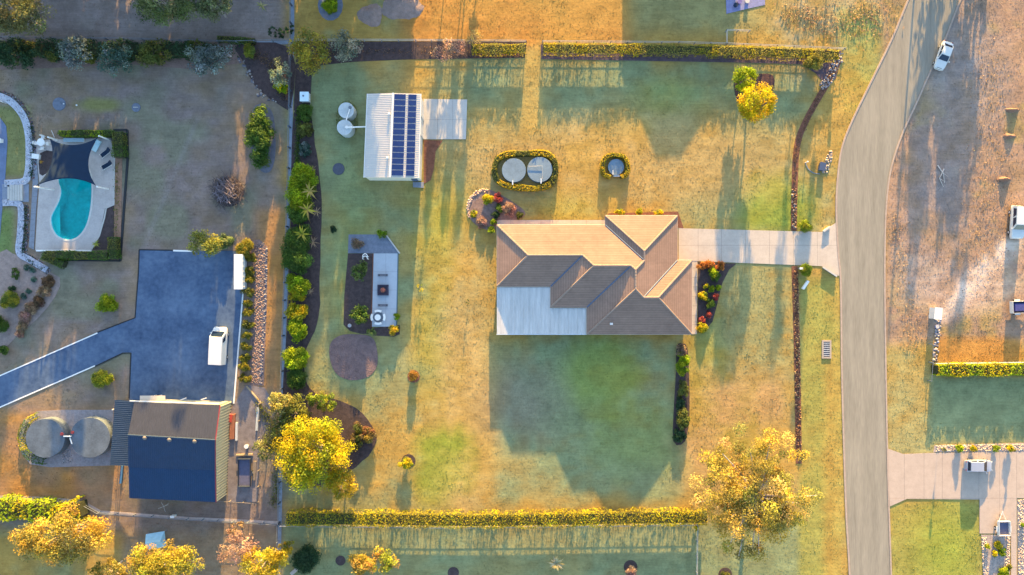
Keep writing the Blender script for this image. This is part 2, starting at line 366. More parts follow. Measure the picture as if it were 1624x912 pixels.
def hedge(name, label, pts, w, h, pal, cat='hedge', leaf=.2, dens=55, closed=False, group=None, ragged=.2, smooth=4, pal2=None, core=True, hfun=None, leggy=False):
    """clipped hedge along a pixel path: leaf sprays over its top and flanks on a dark twig core"""
    path = spline(PP(pts, h * .5), smooth, closed) if smooth else PP(pts, h * .5)
    if closed: path.append(path[0].copy())
    path = [Vector((p.x, p.y, 0)) for p in path]; root = thing(name, label, cat, path[0].copy(), 0, group); o0 = np.array(path[0])
    seg = [(path[i + 1] - path[i]).length for i in range(len(path) - 1)]; L = sum(seg); cum = np.concatenate([[0], np.cumsum(seg)])
    per = w + 2 * h; n = int(L * per * dens); s = RNG.uniform(0, L, n); i = np.clip(np.searchsorted(cum, s) - 1, 0, len(seg) - 1)
    A = np.array([list(p) for p in path]); t = ((s - cum[i]) / np.array(seg)[i])[:, None]; Q = A[i] * (1 - t) + A[i + 1] * t
    D = A[i + 1] - A[i]; D /= np.linalg.norm(D, axis=1, keepdims=True) + 1e-9; Nn = np.stack([-D[:, 1], D[:, 0], np.zeros(n)], 1)
    u = RNG.uniform(0, per, n); lump = .5 * np.sin(s * 1.7 + 1) + .5 * np.sin(s * .63 + 2.2) + .6 * np.sin(s * 4.1)
    hh = h * (1 + ragged * .5 * lump + RNG.normal(0, ragged * .3, n)); ww = w * (1 + ragged * .6 * np.sin(s * 1.1 + 4) + RNG.normal(0, ragged * .3, n))
    if hfun is not None: hh = hh * hfun(s / L)
    lat = np.where(u < h, -.5, np.where(u > h + w, .5, (u - h) / w - .5)); z = np.where(u < h, u / h, np.where(u > h + w, (per - u) / h, 1.))
    rnd = np.where((np.abs(lat) > .4) & (z > .8), .93, 1.)
    C = Q + Nn * (lat * ww * rnd)[:, None]; C[:, 2] = z * hh * rnd
    Nrm = Nn * np.where(np.abs(lat) >= .5, np.sign(lat), lat * .6)[:, None]; Nrm[:, 2] += np.where(np.abs(lat) < .5, 1., .15)
    pl = PAL[pal] if isinstance(pal, str) else pal; T = pick(pl, n, .18)
    big = (np.sin(s * .9 + 3 * np.sin(s * .17)) > .3)
    if pal2: T2 = pick(PAL[pal2], n, .18); T = np.where(big[:, None], T2, T)
    if leggy:
        cols = np.sin(s * 7.3 + 2 * np.sin(s * 1.9)) + .8 * np.sin(s * 3.1 + 1) + .6 * np.sin(s * .45); keep = (z > .62) | (z < .12) | (cols > .35 + .5 * (z - .3))
        C, Nrm, T = C[keep], Nrm[keep], T[keep]
    leaf_cloud('foliage', C - o0, Nrm, leaf, T, root, .55)
    if leggy:
        st_ = MB()
        for q in np.arange(.3, L, .8):
            k_ = min(len(seg) - 1, max(0, int(np.searchsorted(cum, q)) - 1)); pp = path[k_].lerp(path[k_ + 1], (q - cum[k_]) / seg[k_]) - path[0]; st_.tube([(pp.x, pp.y, -.03), (pp.x + RND.uniform(-.1, .1), pp.y + RND.uniform(-.1, .1), h * .7)], .04, 5, .025)
        so_ = st_.build('stems', bark, root); so_['kind'] = 'stuff'
    if core:
        cpath = [p - path[0] for p in path]; strip_mesh('branches', cpath, w * .7, (h * .60 if leggy else .02), h * (.82 if hfun is None else .5), mat('twig_core', (.035, .038, .016), .95, .4, 3, .05, 6), root)
    return root
def fronds(name, label, px, py, rpx, n, pal, h=1.2, cat='plant', group=None, droop=.5, wid=.16, trunk=True, zc=None):
    """palm or agave: a star of long arching leaves on a short stem"""
    z = h if zc is None else zc; k = (H - z) / H / S; r = rpx * k; b = P(px, py, z * .9); b.z = 0
    t = thing(name, label, cat, b, 0, group); pl = np.array(PAL[pal] if isinstance(pal, str) else pal)
    me_v, me_f, cols = [], [], []
    for i in range(n):
        a = 2 * math.pi * i / n + RND.uniform(-.25, .25); L = r * RND.uniform(.7, 1.08); d = Vector((math.cos(a), math.sin(a), 0)); s = Vector((-d.y, d.x, 0))
        c = pl[RND.randrange(len(pl))] * RND.uniform(.8, 1.2); m = 6; b0 = len(me_v)
        for j in range(m + 1):
            u = j / m; p = d * (L * u) + Vector((0, 0, h + .35 * L * math.sin(u * 2.2) - droop * L * u * u)); w = wid * L * (math.sin(min(1, u * 1.25 + .12) * math.pi) ** .7 + .04) * .5
            p.z = max(p.z, .03)
            me_v += [p - s * w - Vector((0, 0, w * .5)), p, p + s * w - Vector((0, 0, w * .5))]; cols += [c] * 3
        for j in range(m):
            q = b0 + j * 3; me_f += [(q, q + 1, q + 4, q + 3), (q + 1, q + 2, q + 5, q + 4)]
    me = fastmesh('frond', np.array([list(v) for v in me_v]), np.array(me_f)); set_tint(me, np.array(cols)); link('leaves', me, LEAF, t)
    if trunk: MB().tube([(0, 0, -.04), (.02, 0, h * .5), (0, 0, h)], .09, 7, .07).build('stem', bark, t)
    return t
def rocks(name, pts, w, n, size, cols, z=.02, kind='stuff', label=None, cat=None, flat=.6):
    """scatter of separate stones along a path, one object"""
    path = spline(PP(pts, 0), 6); seg = [(path[i + 1] - path[i]).length for i in range(len(path) - 1)]; cum = np.concatenate([[0], np.cumsum(seg)]); L = cum[-1]
    V, F, T = [], [], []
    base = [(0, 0, 1), (1, 0, .1), (.3, .95, 0), (-.8, .6, .1), (-.8, -.6, 0), (.3, -.95, .1), (0, 0, -.8)]
    tri = [(0, 1, 2), (0, 2, 3), (0, 3, 4), (0, 4, 5), (0, 5, 1), (6, 2, 1), (6, 3, 2), (6, 4, 3), (6, 5, 4), (6, 1, 5)]
    for k in range(n):
        s = RND.uniform(0, L); i = min(len(seg) - 1, max(0, int(np.searchsorted(cum, s)) - 1)); t = (s - cum[i]) / seg[i]; p = path[i].lerp(path[i + 1], t)
        d = (path[i + 1] - path[i]).normalized(); p = p + Vector((-d.y, d.x, 0)) * RND.uniform(-w / 2, w / 2)
        sz = size * RND.uniform(.5, 1.4); a = RND.uniform(0, 6.28); b0 = len(V); c = np.array(cols[RND.randrange(len(cols))]) * RND.uniform(.75, 1.25)
        for x, y, zz in base:
            x *= RND.uniform(.8, 1.2); y *= RND.uniform(.8, 1.2)
            V.append((p.x + sz * .5 * (x * math.cos(a) - y * math.sin(a)), p.y + sz * .5 * (x * math.sin(a) + y * math.cos(a)), z + sz * .5 * flat * (zz + .5))); T.append(c)
        F += [tuple(b0 + j for j in f) for f in tri]
    me = fastmesh(name, np.array(V), np.array(F)); set_tint(me, np.array(T)); o = link(name, me, ROCK)
    return tag(o, label, cat, None, kind)
def fence(name, label, pts, h, every=2.4, m=None, rails=(0.5, 1.0), post=.1, rail=.05, px_z=0., cat='fence', railm=None):
    """posts and rails, each its own part"""
    path = PP(pts, px_z); path = [Vector((p.x, p.y, 0)) for p in path]; t = thing(name, label, cat, path[0], 0); m = m or greywood
    for i in range(len(path) - 1):
        a, b = path[i] - path[0], path[i + 1] - path[0]; L = (b - a).length; n = max(1, round(L / every)); ang = math.atan2(b.y - a.y, b.x - a.x)
        for j in range(n + (i == len(path) - 2)):
            p = a.lerp(b, j / n); MB().box((p.x, p.y, h / 2 - .05), (post, post, h + .1), ang + RND.uniform(-.05, .05)).build('post', m, t)
        for rz in rails:
            c = (a + b) / 2; MB().box((c.x, c.y, h * rz - rail / 2 + .012), (L, rail, rail), ang).build('rail', railm or m, t)
    return t

# ================================================================== THE SETTING
POOL = [(93, 287.7), (96, 297.6), (96.7, 306.8), (93.6, 319), (87.5, 331.4), (82.5, 341), (81.4, 351.4), (84.4, 363.6), (92, 374.4), (106, 379.8), (119.7, 377.5), (130.5, 368), (138, 354.4), (142.8, 334.5), (145, 316), (145.5, 293), (142, 272), (128, 258), (108, 258), (95, 270)]
pool_out = spline(PP(POOL), 4, True)
def vnoise(X, Y, cell, seed):
    g = np.random.default_rng(seed).uniform(-1, 1, (400, 400)); u = X / cell + 150; v = Y / cell + 150
    i = np.floor(u).astype(int) % 399; j = np.floor(v).astype(int) % 399; a = u - np.floor(u); b = v - np.floor(v); a = a * a * (3 - 2 * a); b = b * b * (3 - 2 * b)
    return (g[i, j] * (1 - a) + g[i + 1, j] * a) * (1 - b) + (g[i, j + 1] * (1 - a) + g[i + 1, j + 1] * a) * b
xs = np.concatenate([[-600, -300, -160, -115], np.arange(-92, 92.1, .5), [115, 160, 300, 600]])
ys = np.concatenate([[-600, -300, -150, -90], np.arange(-56, 56.1, .5), [90, 150, 300, 600]])
GX, GY = np.meshgrid(xs, ys); PXg = GX * S + CX; PYg = CY - GY * S
def lawn_tint(px, py):
    """albedo of grass and soil over the place (what the ground is made of, plus shade tone put into some greens)"""
    X, Y = px / 10, py / 10; sh = px.shape + (3,); C = np.empty(sh)
    DRY, GREEN, ORANGE, GREY, VERGE, SOIL, LUSH = map(np.array, ((.345, .215, .054), (.182, .203, .098), (.385, .175, .038), (.190, .140, .122), (.30, .185, .125), (.25, .165, .12), (.19, .235, .025)))
    n1 = vnoise(X, Y, 9, 1); n2 = vnoise(X, Y, 3.5, 2); n3 = vnoise(X, Y, 1.3, 3); n4 = vnoise(X * .45, Y * 1.2, 1.0, 4); f = .5 * n1 + .35 * n2 + .25 * n3 + .2 * n4
    def mix(c, wgt): C[:] = C * (1 - wgt[..., None]) + c * wgt[..., None]
    def rect(x0, x1, y0, y1, soft=12):
        s = lambda v: 1 / (1 + np.exp(-np.clip(v / (soft * .35), -40, 40)))
        return s(px - x0 + n2 * soft * .5) * s(x1 - px + n2 * soft * .5) * s(py - y0 + n2 * soft * .5) * s(y1 - py + n2 * soft * .5)
    def ell(cx, cy, rx, ry, soft=.35):
        d = np.hypot((px - cx) / rx, (py - cy) / ry) + .18 * n2 + .10 * n3; return np.clip((1 + soft - d) / (2 * soft), 0, 1)
    C[:] = DRY
    mix(GREEN, np.clip(.30 + 1.6 * f, 0, 1) * .7)
    # main lot: greener, with shade tone put into the colour, in the middle-left, behind the house and along the north hedge
    mix(GREEN * 1.02, np.clip(rect(470, 655, 95, 640, 40) * (.85 + .5 * f), 0, .97))
    mix(GREEN * 1.0, np.clip(rect(745, 1265, 95, 200, 30) * (.9 + .5 * f), 0, .95))
    mix(GREEN * 1.05, np.clip(rect(785, 1080, 540, 790, 12) * (.85 + .6 * f), 0, .95))
    mix(LUSH, ell(955, 590, 60, 70) * .55); mix(LUSH, ell(705, 740, 46, 62) * .8); mix(LUSH, ell(1232, 325, 60, 50) * .75); mix(LUSH, ell(690, 420, 30, 90) * .25)
    mix(LUSH, ell(1010, 690, 70, 60) * .3); mix(LUSH, ell(700, 330, 40, 60, .7) * .35); mix(LUSH, ell(690, 560, 30, 70, .7) * .4); mix(LUSH, ell(900, 330, 60, 25, .6) * .35); mix(LUSH, ell(1120, 560, 25, 80, .6) * .35); mix(LUSH, ell(1170, 700, 40, 60, .6) * .3); mix(LUSH, ell(1060, 150, 50, 25, .6) * .3); mix(LUSH, ell(560, 420, 30, 120, .7) * .25); mix(np.array((.19, .15, .12)), ell(825, 640, 60, 55, .6) * .55)
    mix(np.array((.40, .25, .09)), np.clip(ell(980, 250, 260, 70, .5) * (.5 + f), 0, .7)); mix(np.array((.42, .26, .09)), np.clip(ell(735, 640, 45, 190, .6) * (.5 + f), 0, .7))
    mix(np.array((.40, .22, .085)), np.clip(rect(1090, 1255, 590, 805, 30) * (.35 + .9 * f), 0, .75)); mix(DRY * 1.15, rect(828, 860, 40, 210, 8) * .7)
    # north of the fence: rusty dry mown grass
    mix(ORANGE, np.clip(rect(640, 1000, -200, 68, 14) * (.75 + .6 * f), 0, .95)); mix(DRY * 1.05, np.clip(rect(880, 1420, -200, 40, 25) * (.4 + .9 * f), 0, .8)); mix(GREEN * .95, rect(1000, 1200, -100, 55, 18) * .55)
    mix(np.array((.30, .24, .15)), np.clip(rect(1240, 1420, -100, 120, 25) * (.3 + f), 0, .7)); mix(LUSH * 1.1, rect(1335, 1420, 20, 300, 16) * np.clip(.35 + .5 * f, 0, .6))
    # west neighbour: worn greyish brown lawn
    wl = rect(-300, 452, -200, 840, 14); mix(GREY, np.clip(wl * (.9 + .35 * f), 0, 1)); mix(GREEN * .9, np.clip(wl * (.0 + .6 * n2 + .4 * n1), 0, .42))
    mix(np.array((.21, .165, .15)), np.clip(rect(-200, 460, -200, 70, 20), 0, 1) * .8); mix(ORANGE * .9, np.clip(rect(405, 455, 330, 620, 10) * (.7 + .4 * f), 0, .9)); mix(np.array((.19, .18, .045)), ell(158, 166, 34, 11) * .75)
    mix(np.array((.19, .20, .05)), rect(-60, 46, 170, 282, 6) * .7); mix(np.array((.13, .20, .05)), rect(-60, 24, 330, 520, 8) * .8); mix(np.array((.27, .22, .21)), np.clip(1 - np.abs((px - 300) + (py - 220) * .42) / 7, 0, 1) * rect(180, 380, 180, 400, 10) * .35)
    mix(ORANGE * .9, np.clip(rect(-100, 190, 650, 790, 14) * (.55 + .6 * f), 0, .85)); mix(GREY * .85, rect(195, 450, 795, 930, 12) * .7)
    # south neighbour: green
    mix(GREEN * 1.05, np.clip(rect(450, 1300, 832, 1200, 8) * (.8 + .3 * f), 0, .95)); mix(np.array((.30, .25, .10)), np.clip(rect(800, 1110, 835, 890, 12) * f, 0, .5))
    # street sides
    mix(VERGE, np.clip(rect(1400, 1900, -300, 545, 10) * (1 + .3 * f), 0, 1)); mix(np.array((.27, .185, .065)), np.clip(rect(1405, 1900, -300, 560, 10) * (.1 + 1.8 * f), 0, .8)); mix(np.array((.47, .33, .25)), np.clip(ell(1545, 455, 80, 34, .6) * (.55 + 1.2 * f), 0, .9)); mix(np.array((.15, .115, .10)), np.clip(rect(1410, 1900, -300, 540, 10) * (1.6 * vnoise(X, Y, 1.9, 31) + .8 * vnoise(X, Y, .7, 32) - .55), 0, .35))
    mix(np.array((.24, .21, .20)), np.clip(ell(1525, 110, 60, 100, .5) * (.7 + .5 * f), 0, .9)); mix(np.array((.40, .28, .22)), np.clip(ell(1450, 400, 40, 130, .6) * (.2 + f), 0, .7)); mix(np.array((.17, .135, .12)), np.clip(ell(1495, 290, 40, 90, .5) * (.6 + .5 * f), 0, .75))
    mix(ORANGE, rect(1480, 1620, 535, 575, 6) * .85); mix(np.array((.30, .25, .10)), np.clip(rect(1405, 1480, 560, 720, 10) * (.6 + .7 * f), 0, .8)); mix(GREEN * 1.1, rect(1475, 1900, 596, 706, 6) * .9); mix(np.array((.25, .22, .05)), np.clip(rect(1412, 1555, 795, 1100, 6) * (.9 + .3 * f), 0, 1)); mix(LUSH * 1.1, ell(1500, 870, 45, 60, .6) * .5)
    mix(np.array((.27, .24, .055)), np.clip(rect(1268, 1336, 440, 1000, 6) * (.75 + .5 * f), 0, .9)); mix(ORANGE, np.clip(1 - np.abs(px - 1316) / 16, 0, 1) * rect(1268, 1345, 560, 1000, 6) * .4); mix(DRY * 1.3, np.clip(1 - np.abs(px - 1330) / 12, 0, 1) * rect(1268, 1350, 440, 1000, 6) * .35)
    dsc = np.abs((px - 1600) * .707 + (py - 395) * .707 + 5 * n2 + 4 * n3); mix(np.array((.56, .42, .33)), np.clip(1.3 - dsc / 17, 0, 1) * rect(1485, 1625, 380, 512, 10) * np.clip(.75 + .8 * n3, .2, 1))
    mix(np.array((.235, .19, .18)), np.clip(ell(1480, 330, 50, 130, .6) * (.5 + .6 * f), 0, .6))
    C *= (1 + .10 * n3 + .08 * n4)[..., None]
    return C
z = np.zeros_like(GX)
cen = sum(pool_out, Vector((0, 0, 0))) / len(pool_out); ex = [cen + (p - cen) * (1 + .9 / (p - cen).length) for p in pool_out]
z[inside([(p.x, p.y) for p in ex], GX, GY)] = -2.2
ny, nx = GX.shape; idx = np.arange(nx * ny).reshape(ny, nx)
F = np.stack([idx[:-1, :-1], idx[:-1, 1:], idx[1:, 1:], idx[1:, :-1]], -1).reshape(-1, 4)
gm = fastmesh('ground', np.stack([GX, GY, z], -1).reshape(-1, 3), F); set_tint(gm, lawn_tint(PXg, PYg).reshape(-1, 3)); g_o = link('ground', gm, GRASS); g_o['kind'] = 'structure'

# ---- road with rolled kerbs
LE = [(1500, -140), (1440, 0), (1415, 60), (1385, 122), (1352, 190), (1335, 235), (1328, 285), (1326, 335), (1329, 400), (1333, 450), (1335, 600), (1341, 800), (1347, 912), (1353, 1100)]
RE = [(1585, -140), (1523, 0), (1499, 62), (1476, 112), (1453, 164), (1429, 217), (1412, 272), (1405, 330), (1403, 400), (1403, 480), (1405, 620), (1408, 760), (1413, 912), (1419, 1100)]
lp, rp = spline(PP(LE), 6), spline(PP(RE), 6)
mb = MB(); n = len(lp); mb.add([(p.x, p.y, .03) for p in lp] + [(p.x, p.y, .03) for p in rp], [(i, n + i, n + i + 1, i + 1) for i in range(n - 1)]); mb.build('road', asphalt)['kind'] = 'structure'
patch_m = mat('asphalt_patch', (.155, .15, .135), .9, .2, .8, .006, 30)
for a, b, cc, d in ((1344, 1362, 700, 735), (1380, 1399, 520, 545)):
    pass
strip_mesh('kerb', lp, .26, 0, .11, kerb_m, kind='structure'); strip_mesh('kerb', rp, .24, 0, .11, kerb_m, kind='structure')

# ---- concrete laid in bays: dark joint bed with separate slabs on it
def slabs(name, px, z, m, us, vs, gap=.03, joint=None, ang=0.):
    poly = [(p.x, p.y) for p in PP(px)]; c, s_ = math.cos(ang), math.sin(ang); rot = [(x * c + y * s_, -x * s_ + y * c) for x, y in poly]
    base = MB().prism(poly, -.05, z - .012).build(name, joint or mat('joint', (.13, .115, .11), .9, .2, 2)); base['kind'] = 'structure'
    for i in range(len(us) - 1):
        for j in range(len(vs) - 1):
            q = rot
            for f in (lambda p: p[0] - us[i] - gap / 2, lambda p: us[i + 1] - gap / 2 - p[0], lambda p: p[1] - vs[j] - gap / 2, lambda p: vs[j + 1] - gap / 2 - p[1]): q = clip(q, f) if len(q) > 2 else q
            if len(q) < 3: continue
            ar = abs(sum(q[k][0] * q[(k + 1) % len(q)][1] - q[(k + 1) % len(q)][0] * q[k][1] for k in range(len(q)))) / 2
            if ar < .05: continue
            q = [(x * c - y * s_, x * s_ + y * c) for x, y in q]
            MB().prism(q, z - .10, z + RND.uniform(-.004, .004)).build('slab', m, base)
    return base
mx = lambda a: (a - CX) / S
my = lambda b: (CY - b) / S
slabs('driveway', [(1076, 362), (1303, 368), (1326, 353), (1331, 438), (1302, 422), (1076, 413)], .07, concrete, [mx(v) for v in (1070, 1107, 1144, 1182, 1220, 1258, 1296, 1335)], [my(450), my(389), my(340)])
slabs('shed_apron', [(672, 157), (741, 158), (739, 221), (671, 221)], .07, palecon, [mx(v) for v in (668, 694, 718, 745)], [my(v) for v in (225, 190, 155)])
slabs('neighbour_driveway', [(1407, 711), (1432, 720), (1480, 718), (1640, 716), (1640, 790), (1612, 790), (1612, 1000), (1603, 1000), (1603, 846), (1553, 846), (1553, 792), (1438, 791), (1411, 803)], .07, mat('drive_concrete', (.40, .305, .245), .85, .12, .8, .004, 25), [mx(v) for v in (1400, 1434, 1465, 1494, 1524, 1552, 1585, 1612, 1645)], [my(v) for v in (1000, 900, 846, 790, 700)])
slabs('path_beside_house', [(788, 349), (960, 349), (960, 359), (788, 359)], .05, concrete, [mx(v) for v in (786, 810, 834, 858, 882, 906, 930, 962)], [my(v) for v in (360, 345)])
slabs('path_along_house', [(1097, 414), (1106, 414), (1105, 530), (1096, 530)], .05, concrete, [mx(v) for v in (1090, 1110)], [my(v) for v in (531, 515, 500, 485, 470, 455, 440, 425, 412)])
# ---- neighbour's dark sealed yard with pale edging
slab('sealed_yard', [(221, 396), (386, 398), (384, 460), (371, 640), (205, 634), (208, 559), (195, 559), (151, 580), (0, 646), (-90, 686), (-90, 634), (0, 595), (155, 527), (214.5, 504), (220, 430)], 0, .05, bitumen)
for pts, w in ((((386, 460), (371, 640)), .22), (((-90, 635.5), (0, 596), (155, 528)), .18), (((-90, 685), (0, 646), (151, 580)), .18), (((275, 397.5), (310, 398.5)), .25), (((384, 398), (386, 460)), .2)):
    strip_mesh('edging', PP(pts), w, 0, .09, white, kind='structure')
for pts in (((221, 396), (275, 397)), ((221, 396), (220, 430), (214.5, 504), (155, 527)), ((151, 581), (195, 560), (208, 560), (205, 632))):
    strip_mesh('edging', PP(pts), .18, 0, .08, black, kind='structure')
# ---- garden beds (mulched)
slab('garden_bed', [(466, 180), (489, 178), (496, 200), (500, 230), (506, 270), (511, 320), (509, 380), (507, 440), (506, 500), (495, 535), (483, 560), (484, 600), (500, 622), (540, 635), (575, 655), (597, 690), (590, 715), (565, 740), (520, 765), (470, 775), (446, 740), (448, 640), (456, 500), (462, 300)], 0, .045, mulch, smooth_pts=3, rough=.08)
slab('garden_bed', [(470, 66), (835, 66), (833, 92), (640, 95), (560, 98), (510, 104), (495, 120), (490, 178), (466, 176)], 0, .04, mulch, rough=.1)
slab('garden_bed', [(857, 70), (1335, 80), (1325, 125), (1310, 135), (1292, 116), (1270, 102), (1150, 98), (858, 94)], 0, .04, mat('violet_mulch', (.085, .06, .075), .95, .5, 1.6, .06, 9), rough=.08)
slab('garden_bed', [(376, 72), (462, 76), (462, 168), (440, 165), (415, 145), (400, 130), (388, 100)], 0, .04, mulch, smooth_pts=3, rough=.06)
slab('garden_bed', [(0, 66), (376, 72), (385, 100), (300, 110), (215, 103), (110, 108), (0, 112)], 0, .035, dirt, rough=.15)
slab('garden_bed', [(402, 172), (420, 166), (434, 185), (437, 240), (430, 270), (415, 272), (404, 250), (395, 215)], 0, .04, mat('bed_stone_edge', (.13, .125, .15), .9, .3, 2), smooth_pts=4)
slab('garden_bed', [(742, 330), (752, 308), (772, 300), (800, 312), (832, 335), (822, 348), (788, 350), (786, 365), (765, 362), (748, 350)], 0, .05, mat('bark_chip', (.20, .13, .11), .95, .4, 2, .05, 9), smooth_pts=4)
slab('garden_bed', [(1107, 416), (1168, 418), (1156, 428), (1145, 450), (1138, 480), (1130, 510), (1116, 526), (1106, 528)], 0, .05, mulch)
slab('garden_bed', [(1073, 550), (1082, 545), (1090, 552), (1093, 600), (1093, 660), (1086, 700), (1068, 700), (1069, 640), (1072, 590)], 0, .05, mulch, smooth_pts=3)
slab('garden_bed', [(672, 222), (702, 223), (691, 240), (688, 268), (683, 286), (672, 292)], 0, .05, redmulch)
slab('garden_bed', [(965, 338), (1075, 336), (1084, 362), (960, 345)], 0, .04, redmulch, rough=.05)
slab('mulch_circle', [(524, 545), (540, 532), (565, 530), (590, 535), (598, 555), (598, 580), (585, 597), (558, 603), (535, 594), (524, 572)], 0, .05, mat('old_mulch', (.155, .10, .095), .95, .35, 1.0, .08, 4), smooth_pts=4)
slab('fire_pit_garden', [(552, 402), (592, 402), (590, 528), (575, 530), (555, 525), (545, 515), (546, 470)], 0, .045, mulch)
slab('stone_bed', [(553, 372), (610, 372), (633, 402), (552, 401.5)], 0, .05, bluegrey)
slab('planting_strip', [(590, 520), (634, 515), (634, 530), (625, 534), (592, 532)], 0, .035, mulch)
slab('planting_strip', [(1168, 122), (1195, 118), (1226, 120), (1224, 150), (1205, 188), (1185, 188), (1166, 150)], 0, .04, mat('dark_red_mulch', (.07, .035, .035), .95, .4, 2, .05, 8), smooth_pts=3)
for pts in ([(1332, 92), (1318, 122), (1300, 152), (1278, 192), (1264, 232), (1260, 300), (1259, 366)], [(1260, 422), (1263, 520), (1265, 620), (1267, 735)]):
    strip_mesh('planting_strip', spline(PP(pts), 5), .95, 0, .05, redmulch, kind='structure')
slab('mulch_ring', [(656 + 10 * math.cos(a * .5), 597 + 10 * math.sin(a * .5)) for a in range(12)], 0, .04, redmulch)
for cx, cy, r in ((540, 889, 8), (719, 908, 9), (648, 731, 11), (1000, 899, 11), (1150, 911, 11)):
    slab('mulch_ring', [(cx + r * math.cos(a * .4488), cy + r * math.sin(a * .4488)) for a in range(14)], 0, .04, mulch)
# ---- stone and gravel ground
slab('gravel_bed', [(30, 690), (38, 665), (60, 652), (100, 650), (180, 650), (178, 738), (80, 741), (48, 736), (34, 718)], 0, .04, mat('tank_gravel', (.25, .22, .225), .95, .3, 2, .04, 10))
slab('gravel_strip', [(392, 382), (412, 380), (424, 392), (424, 480), (420, 560), (418, 612), (396, 612), (398, 500), (400, 420)], 0, .035, mat('pink_gravel', (.20, .135, .12), .95, .4, 2.5, .05, 12), rough=.06)
slab('bare_yard', [(372, 640), (390, 610), (420, 615), (440, 650), (412, 700), (408, 796), (362, 796), (360, 660)], 0, .03, mat('worn_yard', (.17, .145, .15), .95, .35, 1.2, .03, 6))
slab('gravel_bed', [(0, 400), (20, 402), (38, 410), (60, 425), (95, 440), (88, 470), (60, 505), (30, 530), (-10, 560), (-30, 480)], 0, .04, mat('sandy_soil', (.26, .19, .165), .95, .3, 1.5, .03, 8), smooth_pts=2)
slab('gravel_bed', [(1482, 706), (1640, 702), (1640, 717), (1480, 717)], 0, .05, gravel)
slab('gravel_bed', [(1556, 848), (1602, 848), (1600, 930), (1560, 930)], 0, .05, gravel)
slab('gravel_bed', [(1613, 792), (1640, 792), (1640, 930), (1614, 930)], 0, .05, gravel)
mound = mat('dry_mound', (.24, .17, .145), .95, .3, 1.2, .08, 3)
def heap(name, label, px, py, rx, ry, h, m, cat, seed, n=22):
    c = P(px, py); t = random.Random(seed); vs, fs = [], []; rings = 7
    for i in range(rings + 1):
        u = i / rings; zz = h * (math.cos(u * math.pi) * .5 + .5) ** .8
        for k in range(n):
            a = 2 * math.pi * k / n; j = 1 + .12 * math.sin(3 * a + seed) + t.uniform(-.06, .06)
            vs.append((rx / S * u * j * math.cos(a), ry / S * u * j * math.sin(a), zz + (t.uniform(-.08, .08) * h if 0 < i < rings else 0) - (.03 if i == rings else 0)))
    for i in range(rings):
        for k in range(n): fs.append((i * n + k, (i + 1) * n + k, (i + 1) * n + (k + 1) % n, i * n + (k + 1) % n))
    o = MB().add(vs, fs).build(name, m, None, True); o.location = (c.x, c.y, 0); return tag(o, label, cat)
heap('brush_mound', 'larger low mound of dry purplish brush beyond the north fence', 638, 8, 34, 27, .7, mound, 'mound', 3); heap('brush_mound', 'smaller low mound of dry brush left of the larger one', 588, 24, 21, 19, .6, mound, 'mound', 5)
dirtm = mat('red_dirt', (.20, .115, .08), .95, .3, 2, .06, 7)
heap('dirt_heap', 'dirt heap on the vacant verge, topmost of three', 1605, 175, 12, 4, .72, dirtm, 'heap', 7, 14); heap('dirt_heap', 'dirt heap on the vacant verge, middle of three', 1600, 216, 11, 5, .5, dirtm, 'heap', 8, 14)
heap('dirt_heap', 'dirt heap above the white utility, lowest of three', 1592, 284, 12, 4, .72, dirtm, 'heap', 9, 14)
# ---- mow strip under the west boundary fence, strips along the south
strip_mesh('mowing_strip', PP([(464, -40), (464, 70), (462, 170), (459, 300), (455, 420), (450, 560), (446, 700), (444, 828), (441, 960)]), .55, 0, .035, mat('strip_concrete', (.19, .215, .26), .9, .25, 1.5), kind='structure')
strip_mesh('mowing_strip', PP([(-40, 787), (60, 790), (130, 795), (160, 812), (300, 822), (445, 829)]), .45, 0, .035, mat('sandy_edge', (.33, .27, .25), .9, .25, 1.5), kind='structure')
strip_mesh('mowing_strip', PP([(378, 70), (462, 66.5)]), .6, 0, .034, mat('strip_concrete2', (.19, .215, .26), .9, .25, 1.5), kind='structure')
# ---- pool: basin, water, deck
oc = [(p.x, p.y) for p in pool_out]; n = len(oc)
pool = thing('swimming_pool', 'kidney shaped swimming pool with turquoise water under a navy shade sail', 'pool', (oc[0][0], oc[0][1], 0))
mb = MB(); ins = [(cen.x + (x - cen.x) * .93, cen.y + (y - cen.y) * .93) for x, y in oc]
mb.add([(x, y, .02) for x, y in oc] + [(x, y, -1.5) for x, y in ins], [(i, (i + 1) % n, n + (i + 1) % n, n + i) for i in range(n)] + [tuple(n + i for i in range(n))]); mb.build('basin', poolin, pool, world=True)
stp = clip([(p.x, p.y) for p in pool_out], lambda p: (mx(94.5) + .25 * math.sin((p[1] - my(345)) * .6)) - p[0]); stp = [q for q in stp if q[1] < my(325)]
MB().prism([(cen.x + (x - cen.x) * .985, cen.y + (y - cen.y) * .985) for x, y in stp], -.62, -.5).build('entry_step', poolstep, pool, world=True)
MB().add([(x, y, -.12) for x, y in oc], [tuple(range(n))]).build('water', water, pool, world=True)
co = [Vector((x, y, 0)) for x, y in oc] + [Vector((oc[0][0], oc[0][1], 0))]
cmb = MB(); L_, R_ = ribbon(co, .01); cl = [cen + (p - cen) * (1 + .30 / (p - cen).length) for p in pool_out]
vs = [(x, y, .075) for x, y in oc] + [(p.x, p.y, .075) for p in cl] + [(x, y, -.1) for x, y in oc] + [(p.x, p.y, .03) for p in cl]
cmb.add(vs, [(i, (i + 1) % n, n + (i + 1) % n, n + i) for i in range(n)] + [(2 * n + i, 2 * n + (i + 1) % n, (i + 1) % n, i) for i in range(n)] + [(n + i, n + (i + 1) % n, 3 * n + (i + 1) % n, 3 * n + i) for i in range(n)])
